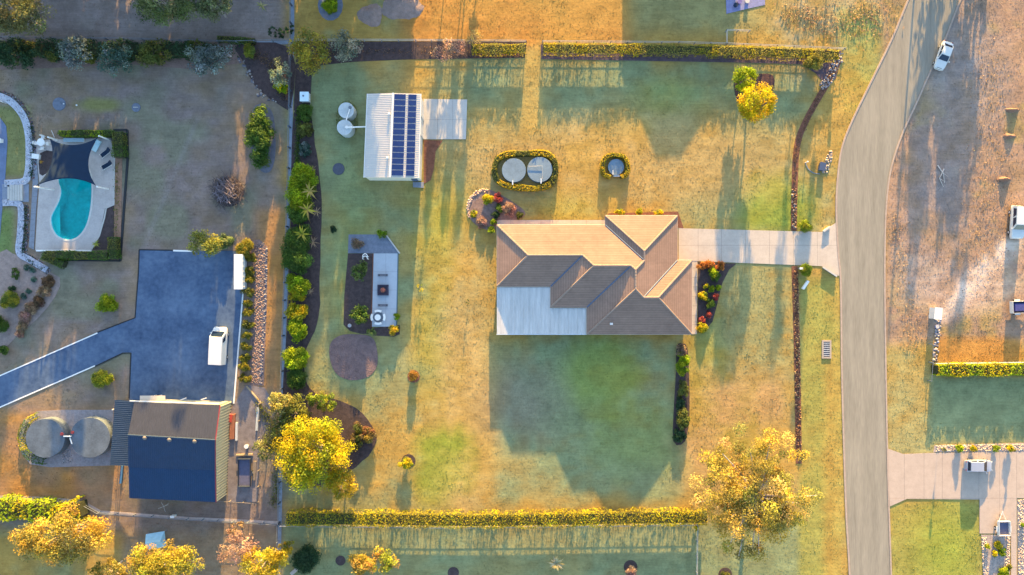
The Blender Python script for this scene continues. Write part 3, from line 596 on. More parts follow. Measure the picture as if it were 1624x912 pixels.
cmb.build('coping', mat('coping', (.50, .47, .43), .8, .12, 2), pool, world=True)
deck_px = [(57, 236), (62, 222), (176, 219), (182, 250), (180, 325), (170, 329), (166, 345), (158, 372), (146, 396), (56, 397), (60, 330), (63, 290)]
bm = bmesh.new(); outer = [bm.verts.new((p.x, p.y, .05)) for p in PP(deck_px)]; inn = [bm.verts.new((p.x, p.y, .05)) for p in [cen + (q - cen) * (1 + .28 / (q - cen).length) for q in pool_out]]
es = [bm.edges.new((l[i], l[(i + 1) % len(l)])) for l in (outer, inn) for i in range(len(l))]; bmesh.ops.triangle_fill(bm, edges=es, use_beauty=True)
ext = bmesh.ops.extrude_face_region(bm, geom=list(bm.faces)); bmesh.ops.translate(bm, verts=[v for v in ext['geom'] if isinstance(v, bmesh.types.BMVert)], vec=(0, 0, -.08)); bmesh.ops.recalc_face_normals(bm, faces=bm.faces)
me = bpy.data.meshes.new('pool_deck'); bm.to_mesh(me); bm.free(); link('pool_deck', me, mat('deck_concrete', (.42, .365, .34), .85, .2, .6, .004, 20))['kind'] = 'structure'
slabs('paved_path', [(50, 222), (57, 222), (61, 290), (57, 340), (54, 396), (46, 392), (50, 330), (52, 290)], .055, paver, [mx(v) for v in (40, 65)], [my(v) for v in range(402, 215, -9)])
slab('garden_bed', [(167, 330), (181, 326), (180, 396), (147, 396), (158, 374)], 0, .056, mulch); slab('garden_bed', [(182, 250), (194, 250), (192, 378), (181, 378)], 0, .056, mat('orange_chip', (.27, .15, .10), .95, .35, 2, .05, 8))
slab('garden_bed', [(64, 243), (84, 240), (85, 255), (74, 275), (63, 276)], 0, .06, mulch, smooth_pts=2)
for pts, w, m_ in (([(182, 246), (181, 325), (169, 330), (166, 346), (158, 374), (145, 397)], .22, palecon), ([(58, 397.5), (146, 397.5)], .25, white), ([(202, 206), (203, 250), (197, 330), (191, 414)], .35, black), ([(180, 206), (202, 206)], .25, black), ([(105, 413), (191, 414)], .22, black)):
    strip_mesh('edging', PP(pts), w, 0, .12, m_, kind='structure')
# curved terrace west of the pool: kerbed garden with pale rock
terr = [(-20, 152), (0, 153), (20, 163), (38, 185), (46, 215), (47, 250), (45, 275), (38, 288), (8, 291)]
strip_mesh('terrace_edge', spline(PP(terr), 5), 1.1, 0, .16, mat('limewash', (.40, .40, .45), .9, .3, 2, .06, 6), kind='structure')
terr2 = [(5, 322), (25, 322), (34, 330), (33, 370), (31, 400), (48, 412), (75, 428)]
strip_mesh('terrace_edge', spline(PP(terr2), 5), 1.0, 0, .16, mat('limewash2', (.36, .36, .42), .9, .3, 2, .06, 6), kind='structure')
slab('sealed_path', [(-30, 185), (0, 186), (10, 200), (12, 225), (8, 290), (5, 318), (-4, 420), (-30, 420)], 0, .05, mat('sealed_blue', (.12, .155, .25), .85, .2, 1))
slab('sealed_path', [(4, 292), (46, 292), (46, 320), (4, 320)], 0, .055, mat('step_base', (.20, .22, .27), .85, .2, 1))
st = thing('garden_steps', 'flight of pale stone steps between the two curved terrace beds', 'steps', P(25, 306))
for i in range(6): MB().box(((i - 2.5) * .42, 0, .08 + .015 * i), (.36, 2.5, .16 + .03 * i)).build('step', palecon, st)
for pts in ([(-20, 147), (4, 149), (26, 160), (44, 184), (52, 215), (53, 255), (50, 285)], [(40, 322), (42, 345), (41, 380), (40, 404), (60, 416), (78, 432)]):
    rocks('rock_border', pts, .9, 420, .24, [(.17, .09, .09), (.10, .09, .11), (.24, .22, .25), (.06, .075, .07)], .02)
rocks('terrace_stones', terr, .9, 260, .2, [(.45, .45, .50), (.32, .32, .37)], .13); rocks('terrace_stones', terr2, .8, 220, .2, [(.42, .42, .48), (.30, .30, .36)], .13)
rocks('river_pebbles', [(411, 386), (412, 450), (410, 520), (406, 608)], 1.7, 1500, .2, [(.26, .165, .145), (.20, .14, .13), (.15, .14, .16), (.32, .22, .19)], .03)
rocks('stone_edge', [(422, 394), (421, 480), (416, 560), (414, 612)], .35, 190, .3, [(.13, .12, .15), (.2, .18, .2)], .02)
rocks('garden_stones', [(380, 92), (392, 110), (398, 125), (412, 148), (440, 162)], .9, 42, .4, [(.22, .20, .21), (.15, .14, .17), (.34, .29, .26)], .0)
rocks('tank_pebbles', [(100, 700), (108, 735)], 1.6, 160, .2, [(.36, .32, .32), (.26, .24, .26)], .03)
for pts, w, nn in (([(1484, 711), (1624, 709)], 1.0, 700), ([(1560, 852), (1563, 912)], .7, 260), ([(1598, 852), (1597, 912)], .6, 220), ([(1619, 792), (1620, 912)], 1.0, 400)):
    rocks('river_pebbles', pts, w, nn, .19, [(.48, .36, .29), (.38, .28, .23), (.56, .44, .36)], .05)
rocks('roadside_rubble', [(1600, 395), (1570, 440), (1530, 470), (1490, 500)], 2.2, 200, .16, [(.38, .25, .18), (.34, .22, .16)], -.02, flat=.3)
rocks('rubble_edge', [(1488, 505), (1486, 540), (1482, 572)], .8, 70, .4, [(.42, .32, .27), (.3, .25, .25), (.2, .2, .26)], .0)
rocks('bed_edge_stones', [(1259, 300), (1259, 362)], .7, 90, .3, [(.16, .09, .06), (.22, .13, .09), (.34, .28, .24)], .05); rocks('bed_edge_stones', [(1331, 90), (1316, 122), (1303, 140)], 1.3, 100, .35, [(.30, .27, .28), (.22, .2, .24), (.35, .28, .25)], .03)
rocks('bed_edge_stones', [(1262, 430), (1264, 560), (1267, 730)], .8, 420, .25, [(.16, .07, .045), (.26, .13, .07), (.07, .04, .04), (.34, .22, .1)], .05)
rocks('bed_edge_stones', [(1316, 240), (1313, 258), (1307, 275)], .8, 60, .35, [(.42, .3, .24), (.3, .25, .22)], .0)
rocks('bed_edge_stones', [(744, 345), (743, 325), (754, 307), (775, 301)], .5, 110, .28, [(.38, .25, .2), (.46, .32, .25)], .04)

# ================================================================== BUILDINGS
EAVE, PITCH = 2.7, math.tan(R(23))
ek = (H - EAVE) / H / S
def roof_face(pts, eave_a, eave_b, zb, course=.40, step=.035):
    """tile courses on one roof plane; pts 3-D, courses parallel to the eave a-b"""
    mb = MB(); mb.c = []; a, b = Vector(eave_a), Vector(eave_b); d = (b - a); d.z = 0; d.normalize(); nrm = Vector((-d.y, d.x, 0)); cen_ = sum((Vector(p) for p in pts), Vector()) / len(pts)
    if (cen_ - a).dot(nrm) < 0: nrm = -nrm
    run = lambda p: (p[0] - a.x) * nrm.x + (p[1] - a.y) * nrm.y
    mxr = max(run(p) for p in pts); cw = course * .92; nC = int(mxr / cw) + 1; P2 = [tuple(p) for p in pts]
    for k in range(nC):
        lo, hi = k * cw, (k + 1) * cw; q = clip(P2, lambda p: run(p) - lo + 1e-6)
        if len(q) > 2: q = clip(q, lambda p: hi - run(p))
        if len(q) < 3: continue
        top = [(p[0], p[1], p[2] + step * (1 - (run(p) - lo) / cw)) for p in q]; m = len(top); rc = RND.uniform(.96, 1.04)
        for sel, cc in ((lambda p: lo + cw * .30 - run(p), .86), (lambda p: run(p) - lo - cw * .30, 1.04)):  # lower lip of each course tinted darker, a painted shadow line
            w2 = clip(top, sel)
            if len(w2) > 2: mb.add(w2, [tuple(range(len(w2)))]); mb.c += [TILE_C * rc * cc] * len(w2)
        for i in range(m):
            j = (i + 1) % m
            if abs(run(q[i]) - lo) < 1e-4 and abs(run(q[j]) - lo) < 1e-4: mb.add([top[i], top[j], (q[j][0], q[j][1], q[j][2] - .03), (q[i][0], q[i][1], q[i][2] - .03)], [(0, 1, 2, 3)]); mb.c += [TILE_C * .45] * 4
    return mb
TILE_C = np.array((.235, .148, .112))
def hip_house(root, faces, tm, rm, vm, name='roof', lines=(), valleys=()):
    first = None
    for i, (pts, ea, eb) in enumerate(faces):
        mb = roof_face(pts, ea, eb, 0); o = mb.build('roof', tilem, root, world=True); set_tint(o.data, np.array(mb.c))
    for a, b in lines:
        a, b = Vector(a), Vector(b); L = (b - a).length; n_ = max(1, int(L / .42))
        vs = MB()
        for i in range(n_):
            p, q = a.lerp(b, i / n_), a.lerp(b, (i + 1.02) / n_); vs.tube([p + Vector((0, 0, .03)), q + Vector((0, 0, .055))], .14, 6, .15)
        vs.build('ridge_capping', rm, root, world=True)
    for a, b in valleys: MB().tube([Vector(a) + Vector((0, 0, .03)), Vector(b) + Vector((0, 0, .03))], .12, 4).build('valley_gutter', vm, root, world=True)
def V3(px, py, h=0.): return Vector(((px - CX) * ek, (CY - py) * ek, EAVE + h * ek * PITCH))
A = V3(788.5, 357); B = V3(837, 405.5, 48.5); D = V3(922, 405.5, 48.5); E = V3(938.5, 422, 65); Fp = V3(996, 422, 65); G = V3(1002.5, 428.5, 71.5); K = V3(1002.5, 458.5, 71.5); J = V3(1017, 414, 57); T1 = V3(1017, 399, 57)
L1 = V3(1038.5, 471.5, 58.5); M1 = V3(1015.5, 471.5, 58.5); a2 = V3(960, 357); c1 = V3(788.5, 454); c2 = V3(873.5, 454); c3 = V3(873.5, 487); c4 = V3(931, 487); c5 = V3(931, 530); c6 = V3(1097, 530); c7 = V3(1097, 413); c8 = V3(1074, 413); g1 = V3(1074, 342); g2 = V3(960, 342)
house = thing('brick_house', 'large brick house with stepped terracotta tiled hip roof and white patio roof', 'house', V3(940, 440) * 1); house.location.z = 0
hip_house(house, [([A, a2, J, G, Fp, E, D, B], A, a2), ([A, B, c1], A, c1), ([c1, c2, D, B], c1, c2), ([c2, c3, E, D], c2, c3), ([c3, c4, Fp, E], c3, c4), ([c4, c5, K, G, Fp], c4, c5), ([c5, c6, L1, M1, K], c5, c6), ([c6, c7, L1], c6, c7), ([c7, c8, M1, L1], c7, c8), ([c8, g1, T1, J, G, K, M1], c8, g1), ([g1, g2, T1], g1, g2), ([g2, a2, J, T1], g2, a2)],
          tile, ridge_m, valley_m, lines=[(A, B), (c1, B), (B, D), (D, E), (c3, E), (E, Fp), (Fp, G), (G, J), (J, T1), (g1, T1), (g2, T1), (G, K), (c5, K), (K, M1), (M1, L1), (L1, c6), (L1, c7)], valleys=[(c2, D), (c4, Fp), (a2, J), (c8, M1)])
foot = [A, a2, g2, g1, c8, c7, c6, c5, c4, c3, c2, c1]; fc = sum(foot, Vector()) / len(foot)
ov = .55; wl_px = [(788.5 + 5.5, 357 + 5.5), (965.5, 362.5), (965.5, 347.5), (1068.5, 347.5), (1068.5, 418.5), (1091.5, 418.5), (1091.5, 524.5), (936.5, 524.5), (936.5, 481.5), (879, 481.5), (879, 448.5), (794, 448.5)]
wp = [((x - CX) * ek, (CY - y) * ek) for x, y in wl_px]; MB().prism(wp, 0, EAVE - .12).build('wall', brick, house, world=True)
MB().prism([(p.x * .9985, p.y * .9985) for p in foot], EAVE - .13, EAVE - .04).build('soffit', white, house, world=True)
gut = [V3(788.5, 357), V3(960, 357), V3(960, 342), V3(1074, 342), V3(1074, 413), V3(1097, 413), V3(1097, 530), V3(931, 530), V3(931, 487), V3(873.5, 487), V3(873.5, 454), V3(788.5, 454)]
for i in range(12):
    p, q = gut[i], gut[(i + 1) % 12]; MB().tube([p + Vector((0, 0, -.05)), q + Vector((0, 0, -.05))], .075, 6).build('gutter', mat('gutter_steel', (.42, .32, .27), .6, .1, 2), house, world=True)
def win(root, x, y, w, hgt, sill, ang, m=glassd, fr=white, nm='window'):
    c, s_ = math.cos(ang), math.sin(ang); o = MB().box((x, y, sill + hgt / 2), (w, .08, hgt), ang).build(nm, fr, root, world=True)
    for k in (-1, 1):
        MB().box((x + c * k * w * .24 - root.location[0] * 0, y + s_ * k * w * .24, sill + hgt / 2), (w * .44, .11, hgt * .88), ang).build('pane', m, o).location = (-root.location[0], -root.location[1], 0)
    return o
for x, w in ((840, 1.8), (890, 1.8), (935, 1.5)): win(house, (x - CX) * ek, (CY - 362.5) * ek + .02, w, 1.2, .9, 0)
for x, w in ((965, 1.8), (1010, 2.1), (1060, 1.5)): win(house, (x - CX) * ek, (CY - 524.5) * ek - .02, w, 1.2, .9, 0)
for y in (440, 480): win(house, (1091.5 - CX) * ek + .02, (CY - y) * ek, 1.8, 1.2, .9, math.pi / 2)
gd = MB().box(((1068.5 - CX) * ek + .03, (CY - 388) * ek, 1.15), (.08, 4.8, 2.3)).build('garage_door', mat('roller_door', (.52, .44, .36), .6, .1, 2), house, world=True)
MB().box(((794 - CX) * ek - .03, (CY - 410) * ek, 1.05), (.08, 1.0, 2.1)).build('door', white, house, world=True)
MB().box(((968 - CX) * ek, (CY - 513) * ek, 3.75), (.42, .32, .3)).build('roof_vent', whitem, house, world=True)
MB().cyl(((968 - CX) * ek, (CY - 513) * ek, 3.85), .08, .35, 8).build('vent_pipe', whitem, house, world=True)
# white patio roof: ribbed sheets on posts
def ribs(x0, x1, y0, y1, z0, z1, pitch, axis='y', hgt=.035, ang=0., width=.30):
    """ribbed steel sheet; ribs run along axis; z0 at low end of the run, z1 at high end"""
    mb = MB(); prof = []; L = (x1 - x0) if axis == 'y' else (y1 - y0); n_ = max(1, round(L / pitch)); p_ = L / n_
    for i in range(n_):
        for u, hh in ((0, 0), (1 - width, 0), (1 - width * .75, hgt), (1 - width * .25, hgt)): prof.append(((i + u) * p_, hh))
    prof.append((L, 0)); vs = []
    for u, hh in prof:
        for e, zz in ((0, z0), (1, z1)):
            vs.append((x0 + u, y0 + (y1 - y0) * e, zz + hh) if axis == 'y' else (x0 + (x1 - x0) * e, y0 + u, zz + hh))
    mb.add(vs, [(2 * i, 2 * i + 2, 2 * i + 3, 2 * i + 1) for i in range(len(prof) - 1)]); return mb
def pxm(px, py, zz): v = P(px, py, zz); return v.x, v.y
zP = 2.5; x0, yt = pxm(788, 455.5, zP); x1, ybm = pxm(872.5, 530, zP); x2, yt2 = pxm(930, 488.5, zP)
n_sh = 6
for i in range(n_sh):
    xa, xb = x0 + (x1 - x0) * i / n_sh, x0 + (x1 - x0) * (i + 1) / n_sh; ribs(xa, xb - .012, ybm, yt, zP - .14 + .004 * (i % 2), zP + .02 + .004 * (i % 2), .24).build('patio_sheet', patio_m, house, world=True)
for i in range(4):
    xa, xb = x1 + (x2 - x1) * i / 4, x1 + (x2 - x1) * (i + 1) / 4; ribs(xa + .012, xb - .012, ybm, yt2, zP - .14 + .004 * (i % 2), zP - .05 + .004 * (i % 2), .24).build('patio_sheet', patio_m, house, world=True)
for x in (x0 + .15, (x0 + x1) / 2, x1, x2 - .15): MB().box((x, ybm + .12, 1.15), (.1, .1, 2.3)).build('patio_post', white, house, world=True)
MB().box(((x0 + x2) / 2, ybm - .05, zP - .2), (x2 - x0 + .1, .1, .14)).build('patio_gutter', zinc, house, world=True)
slab('patio', [(790, 456), (874, 456), (874, 489), (932, 489), (931, 527), (790, 527)], -.02, .06, concrete)

# ---- steel shed with solar panels
ZE, ZR = 3.9, 4.75
shed = thing('steel_shed', 'white steel shed with two columns of solar panels on its roof', 'shed', P(625, 215))
def fit(c0, c1, c2, c3, ze):
    return [P(a, b, ze) for a, b in (c0, c1, c2, c3)]
nw, ne, se, sw = fit((582.5, 148.8), (667.6, 148.8), (664, 282), (577, 281.5), ZE)
rn, rs = P(623.5, 147.6, ZR), P(618.5, 281.2, ZR)
def quad_ribs(a, b, c, d, n_, hgt=.035, width=.35):
    """ribs across quad: ribs run from edge a-b to edge d-c (a->d direction), n_ ribs along a->b"""
    mb = MB(); vs = []; nv = (b - a).cross(d - a).normalized()
    if nv.z < 0: nv = -nv
    prof = []
    for i in range(n_):
        for u, hh in ((0, 0), (1 - width, 0), (1 - width * .75, hgt), (1 - width * .25, hgt)): prof.append(((i + u) / n_, hh))
    prof.append((1, 0))
    for u, hh in prof: vs += [a.lerp(b, u) + nv * hh, d.lerp(c, u) + nv * hh]
    return mb.add(vs, [(2 * i, 2 * i + 2, 2 * i + 3, 2 * i + 1) for i in range(len(prof) - 1)])
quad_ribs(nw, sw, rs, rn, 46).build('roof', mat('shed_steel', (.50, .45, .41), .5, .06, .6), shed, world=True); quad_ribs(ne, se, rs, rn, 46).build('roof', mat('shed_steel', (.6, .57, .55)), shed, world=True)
MB().tube([rn + Vector((0, 0, .05)), rs + Vector((0, 0, .05))], .16, 6).build('ridge_capping', whitem, shed, world=True)
ins_ = [Vector((p.x, p.y, 0)) for p in (nw, ne, se, sw)]; cS = sum(ins_, Vector()) / 4; wpts = [cS + (p - cS) * .975 for p in ins_]; rz_ = ZR - .08
wv = [(p.x, p.y, 0) for p in wpts] + [(p.x, p.y, ZE - .06) for p in wpts]; rn_i, rs_i = (wpts[0] + wpts[1]) / 2, (wpts[2] + wpts[3]) / 2; wv += [(rn.x * .3 + rn_i.x * .7, rn_i.y, rz_), (rs.x * .3 + rs_i.x * .7, rs_i.y, rz_)]
MB().add(wv, [(0, 1, 5, 8, 4), (1, 2, 6, 5), (2, 3, 7, 9, 6), (3, 0, 4, 7), (4, 8, 9, 7), (8, 5, 6, 9)]).build('wall', mat('shed_wall', (.58, .54, .46), .6, .08, 1), shed, world=True)
for a, b, hgt in ((wpts[1].lerp(wpts[2], .06), wpts[1].lerp(wpts[2], .24), 2.9), (wpts[1].lerp(wpts[2], .29), wpts[1].lerp(wpts[2], .47), 2.9)):
    c = (a + b) / 2; MB().box((c.x + .05, c.y, hgt / 2), (.1, (a - b).length, hgt)).build('roller_door', mat('roller', (.45, .44, .43), .5, .1, 1), shed, world=True)
MB().box((wpts[2].x - .9, wpts[2].y - .04, 1.05), (.9, .08, 2.1)).build('door', mat('blue_door', (.06, .09, .16), .6, .1, 2), shed, world=True)
for p, q in ((nw, sw), (ne, se)): MB().tube([p + Vector((0, 0, -.03)), q + Vector((0, 0, -.03))], .08, 6).build('gutter', whitem, shed, world=True)
up = (rn - ne); upn = Vector((up.x, up.y, up.z)); nvec = (se - ne).cross(rn - ne).normalized(); nvec = nvec if nvec.z > 0 else -nvec
for r0, r1 in ((.515, .965), (.13, .505 - .015)):
    r0, r1 = (r0 + .02, r1) if r0 > .4 else (r0 + .02, r1 - .03)
    for k in range(14):
        t0, t1 = .012 + k * .0695, .012 + k * .0695 + .0645
        def pt(t, r): return ne.lerp(se, t).lerp(rn.lerp(rs, t), r)
        q = [pt(t0, r0), pt(t1, r0), pt(t1, r1), pt(t0, r1)]; vs = [p + nvec * .07 for p in q] + [p + nvec * .115 for p in q]
        fr = MB().add(vs, [(0, 1, 2, 3), (0, 1, 5, 4), (1, 2, 6, 5), (2, 3, 7, 6), (3, 0, 4, 7), (4, 5, 6, 7)]).build('solar_panel', alloy, shed, world=True)
        cq = sum(q, Vector()) / 4; q2 = [cq + (p - cq) * .96 + nvec * .119 for p in q]
        s2 = MB().add([p - shed.location for p in q2], [(0, 1, 2, 3)]).build('cells', solar, fr)
for t_ in (.25, .77):
    p = rn.lerp(rs, t_).lerp(nw.lerp(sw, t_), .12); v = MB().cyl((p.x, p.y, p.z), .12, .25, 10); v.cyl((p.x, p.y, p.z + .25), .22, .2, 12, .16, .1); v.build('ventilator', whitem, shed, world=True)
slab('shed_step', [(655, 289), (672, 289), (672, 298), (655, 297)], 0, .08, paver)

# ---- neighbour's navy barn: gable roof, west lean-to, south skillion, cream east wall
barn = thing('navy_barn', 'large barn with navy ribbed roof, lean-to and cream corrugated end wall', 'barn', P(290, 715)); ZB, ZT, ZS = 4.2, 5.6, 3.75
bnw, bne = P(213, 637.5, ZB), P(349, 642, ZB); brw, bre = P(203, 690, ZT), P(341.5, 698, ZT); bmw, bme = P(203.5, 741, ZB + .15), P(341.5, 746, ZB + .15); bsw, bse = P(205, 790, ZS), P(342.5, 796.5, ZS)
nav = mat('navy_roof_upper', (.032, .034, .048), .5, .18, 1.0, spec=.35)
quad_ribs(bnw, bne, bre, brw, 34, .03).build('roof', nav, barn, world=True)
quad_ribs(brw, bre, bme, bmw, 44, .03).build('roof', navyroof, barn, world=True)
quad_ribs(bmw + Vector((0, 0, -.06)), bme + Vector((0, 0, -.06)), bse, bsw, 44, .03).build('skillion_roof', mat('navy_skillion', (.007, .032, .082), .5, .15, 1), barn, world=True)
MB().tube([brw + Vector((0, 0, .04)), bre + Vector((0, 0, .04))], .15, 6).build('ridge_capping', navyroof, barn, world=True)
lw = [P(182, 634, 3.0), P(212.5, 636, 3.7), P(206.5, 739, 3.7), P(174.5, 738, 3.0)]
quad_ribs(lw[0], lw[3], lw[2], lw[1], 34, .03).build('lean_to_roof', mat('navy_leanto', (.018, .034, .066), .5, .15, 1), barn, world=True)
for a, b in ((bre, bne), (bre, bme), (bme, bse)): MB().tube([a + Vector((.02, 0, .02)), b + Vector((.02, 0, .02))], .09, 4).build('barge_trim', mat('maroon_trim', (.20, .03, .04), .5, .1, 2), barn, world=True)
# walls: east wall ribbed (horizontal sheeting shows as stripes), others plain
be = [Vector((p.x - .08, p.y, p.z - .05)) for p in (bne, bre, bme, bse)]; nR = 33; y0_, y1_ = be[0].y, be[3].y
def ztop(y):
    for i in range(3):
        if be[i].y >= y >= be[i + 1].y: t = (be[i].y - y) / (be[i].y - be[i + 1].y); return be[i].z + (be[i + 1].z - be[i].z) * t, be[i].x + (be[i + 1].x - be[i].x) * t
    return (be[3].z, be[3].x) if y < be[3].y else (be[0].z, be[0].x)
vs, prof = [], []
for i in range(nR):
    for u, d_ in ((0, 0), (.45, 0), (.55, .13), (.9, .13)): prof.append(((i + u) / nR, d_))
prof.append((1, 0)); xe0, xe1 = be[0].x, be[3].x
for u, d_ in prof:
    y = y0_ + (y1_ - y0_) * u; zt, _x = ztop(y); xx = xe0 + (xe1 - xe0) * u + d_; vs += [(xx, y, 0), (xx, y, zt)]
MB().add(vs, [(2 * i, 2 * i + 2, 2 * i + 3, 2 * i + 1) for i in range(len(prof) - 1)]).build('end_wall', creamwall, barn, world=True)
bw = [Vector((bnw.x + .1, bnw.y - .15, 0)), Vector((xe0 - .06, bne.y - .15, 0)), Vector((xe1 - .06, bse.y + .15, 0)), Vector((bsw.x + .1, bsw.y + .15, 0))]
MB().prism([(p.x, p.y) for p in bw], 0, 3.6).build('wall', mat('barn_wall', (.32, .29, .22), .7, .1, 1), barn, world=True)
for px_, py_ in ((230, 694), (269, 697), (309, 699.5)): v = P(px_, py_, ZT); MB().cyl((v.x, v.y, ZT - .12), .2, .2, 10).cyl((v.x, v.y, ZT + .08), .36, .18, 12, .2, .08).build('roof_vent', mat('vent_tan', (.16, .13, .11), .6, .2, 2), barn, world=True)
p, q = P(184, 632.5, 3.9), P(367, 639.5, 3.9); MB().box(((p.x + bne.x) / 2 + 1, (bnw.y + bne.y) / 2 + .14, ZB - .1), (13.6, .14, .16), math.atan2(bne.y - bnw.y, bne.x - bnw.x)).build('gutter', whitem, barn, world=True)
for a, b in ((222, 262),): va, vb = P(a, 632.5, 3.2), P(b, 634, 3.2); MB().box(((va.x + vb.x) / 2, (va.y + vb.y) / 2 + .1, 3.2), ((vb - va).length, .9, .06)).build('awning', mat('cream_awning', (.6, .5, .4), .6, .1, 1), barn, world=True)
for a in (290, 322): va = P(a, 636, 3.2); MB().box((va.x, va.y + .3, 3.0), (.9, .14, .08), R(18)).build('door_track', white, barn, world=True)
for y_ in (650, 690, 730): va = P(177, y_, 2.9); MB().box((va.x + .1, va.y, 1.45), (.12, .12, 2.9)).build('post', white, barn, world=True)

# ---- north neighbour's house, just beyond the frame: its roof throws the broad shade across the top of the lot
nh = thing('tiled_house', 'tiled hip roof house standing just beyond the north boundary', 'house', (27.5, 60, 0)); hx0, hx1, hy0, hy1 = 18.8, 36.5, 52.0, 66.0; zz = 2.7; rise = 7.0 * math.tan(R(24))
MB().box((27.65, 59, 1.35), (16.6, 13, 2.7)).build('wall', brick, nh, world=True)
a, b, c, d = Vector((hx0, hy0, zz)), Vector((hx1, hy0, zz)), Vector((hx1, hy1, zz)), Vector((hx0, hy1, zz)); r1, r2 = Vector((hx0 + 7, 59, zz + rise)), Vector((hx1 - 7, 59, zz + rise))
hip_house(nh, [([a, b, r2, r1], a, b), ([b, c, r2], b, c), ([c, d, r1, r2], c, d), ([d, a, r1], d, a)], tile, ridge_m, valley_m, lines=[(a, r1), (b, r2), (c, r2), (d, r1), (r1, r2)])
for x in (22, 27, 33): win(nh, x, 52.48, 1.8, 1.2, .9, 0)

# ================================================================== TANKS, POOL THINGS, VEHICLES, SMALL THINGS
def tank(name, label, px, py, rpx, h, m, hatch=None, group=None, wallm=None, ribsn=0):
    c = P(px, py, h); t = thing(name, label, 'water tank', (c.x, c.y, 0), 0, group); r = rpx * (H - h) / H / S
    MB().cyl((0, 0, -.05), r, h + .05, 40).build('wall', wallm or m, t, True)
    MB().cyl((0, 0, h), r * 1.0, .05, 40, r * .99).build('lid', m, t)
    for k in range(ribsn):
        a = 2 * math.pi * k / ribsn; MB().tube([(.12 * r * math.cos(a), .12 * r * math.sin(a), h + .05 + .02 * r), (r * .98 * math.cos(a), r * .98 * math.sin(a), h + .065)], .025, 4).build('rib', m, t)
    if hatch: MB().cyl((hatch[0] * r, hatch[1] * r, h + .04), .26, .16, 14, .22).build('hatch', hatch[2], t)
    return t
def pipe(label, pts, r, m=white, cat='pipe'):
    vs = [P(a, b, z) for a, b, z in pts]; o = MB().tube([v - vs[0] for v in vs], r, 8).build('downpipe', m); o.location = vs[0]; return tag(o, label, cat)
tank('water_tank', 'upper of two pale poly water tanks left of the shed', 549, 175, 12.5, 2.0, tankpale, (.5, .35, greywood), ribsn=12); tank('water_tank', 'lower of two pale poly water tanks joined by pipe to the shed', 546.5, 202, 12.2, 2.0, tankpale, (.3, 0, white), ribsn=12)
pipe('white overflow pipe between the two pale shed tanks', [(555, 173, 2.2), (552, 182, 2.25), (549, 191, 2.2)], .09); pipe('long white pipe from the shed gutter to lower pale tank', [(552, 202, 2.3), (566, 201.5, 2.5), (580, 201, 2.9)], .11)
tank('water_tank', 'left tank of the blue-lidded pair inside the hedge north of the house', 815, 270, 19, .95, tankblue, None, ribsn=0); tank('water_tank', 'right tank of the blue-lidded pair with wires across its lid', 856, 269, 20, .95, tankblue, None)
pipe('short white inlet pipe on the left blue-lidded tank', [(813, 286, 1.1), (813, 293, 1.05)], .1); pipe('short white inlet pipe on the right blue-lidded tank', [(858, 283, 1.1), (858, 291, 1.05)], .1)
for pts in ([(838, 264, 1.12), (860, 263, 1.15), (860, 284, 1.1)],): pipe('thin grey conduit bent across the right blue-lidded tank', pts, .03, palecon)
tank('water_tank', 'single small blue-lidded tank inside its own round hedge', 977, 265, 12.8, .5, tankblue, None); pipe('short white inlet pipe on the single blue-lidded tank', [(972, 270, .62), (972, 277, .6)], .07)
MB_ = MB().box((0, 0, 0), (1.0, .22, .1)); o = MB_.build('tank_step', whitem); o.location = P(978, 279, .35); tag(o, 'white step plate at the foot of the single small tank', 'step')
big1 = tank('water_tank', 'left of two big grey concrete tanks beside the barn', 72, 695, 31, 1.7, tankgrey, (.86, .22, redm), ribsn=0); big2 = tank('water_tank', 'right of two big grey concrete tanks, nearest the barn', 143, 694, 32, 1.7, tankgrey, (-.86, .26, redm), ribsn=0)
pipe('short white pipe joining the two big grey tanks', [(101, 692, 1.9), (113, 692, 1.9)], .1); pipe('white downpipe elbow at the edge of right grey tank', [(111, 694, 1.85), (114, 704, 1.8)], .09)
for lab, px, py, r in (('round blue-grey pit cover in the worn lawn, larger left one', 94, 165, 10.5), ('round pit cover with a pale bar, smaller right one', 216, 170.5, 7), ('dark round pit cover on the lawn below shed tanks', 537, 268, 9.5)):
    c = P(px, py); t = thing('pit_cover', lab, 'pit cover', c); m_ = bluegrey if px < 500 else mat('dark_cover', (.07, .075, .10), .8, .3, 3); MB().cyl((0, 0, 0), r / S, .09, 26, r / S * .96, .04).build('lid', m_, t)
    if px > 500: continue
    MB().cyl((0, 0, .10), r / S * .4, .06, 14).build('inner_lid', bluegrey, t); MB().box((0, 0, .17), (r / S * 1.1, .12, .04)).build('lift_bar', palecon, t) if px > 150 else MB().cyl((r / S * .75, 0, .08), .1, .1, 8).build('cap', white, t)
o = MB().cyl((0, 0, 0), .13, .12, 10).build('sprinkler_cap', white); o.location = P(122, 167); tag(o, 'tiny white cap beside the green patch of lawn', 'cap')
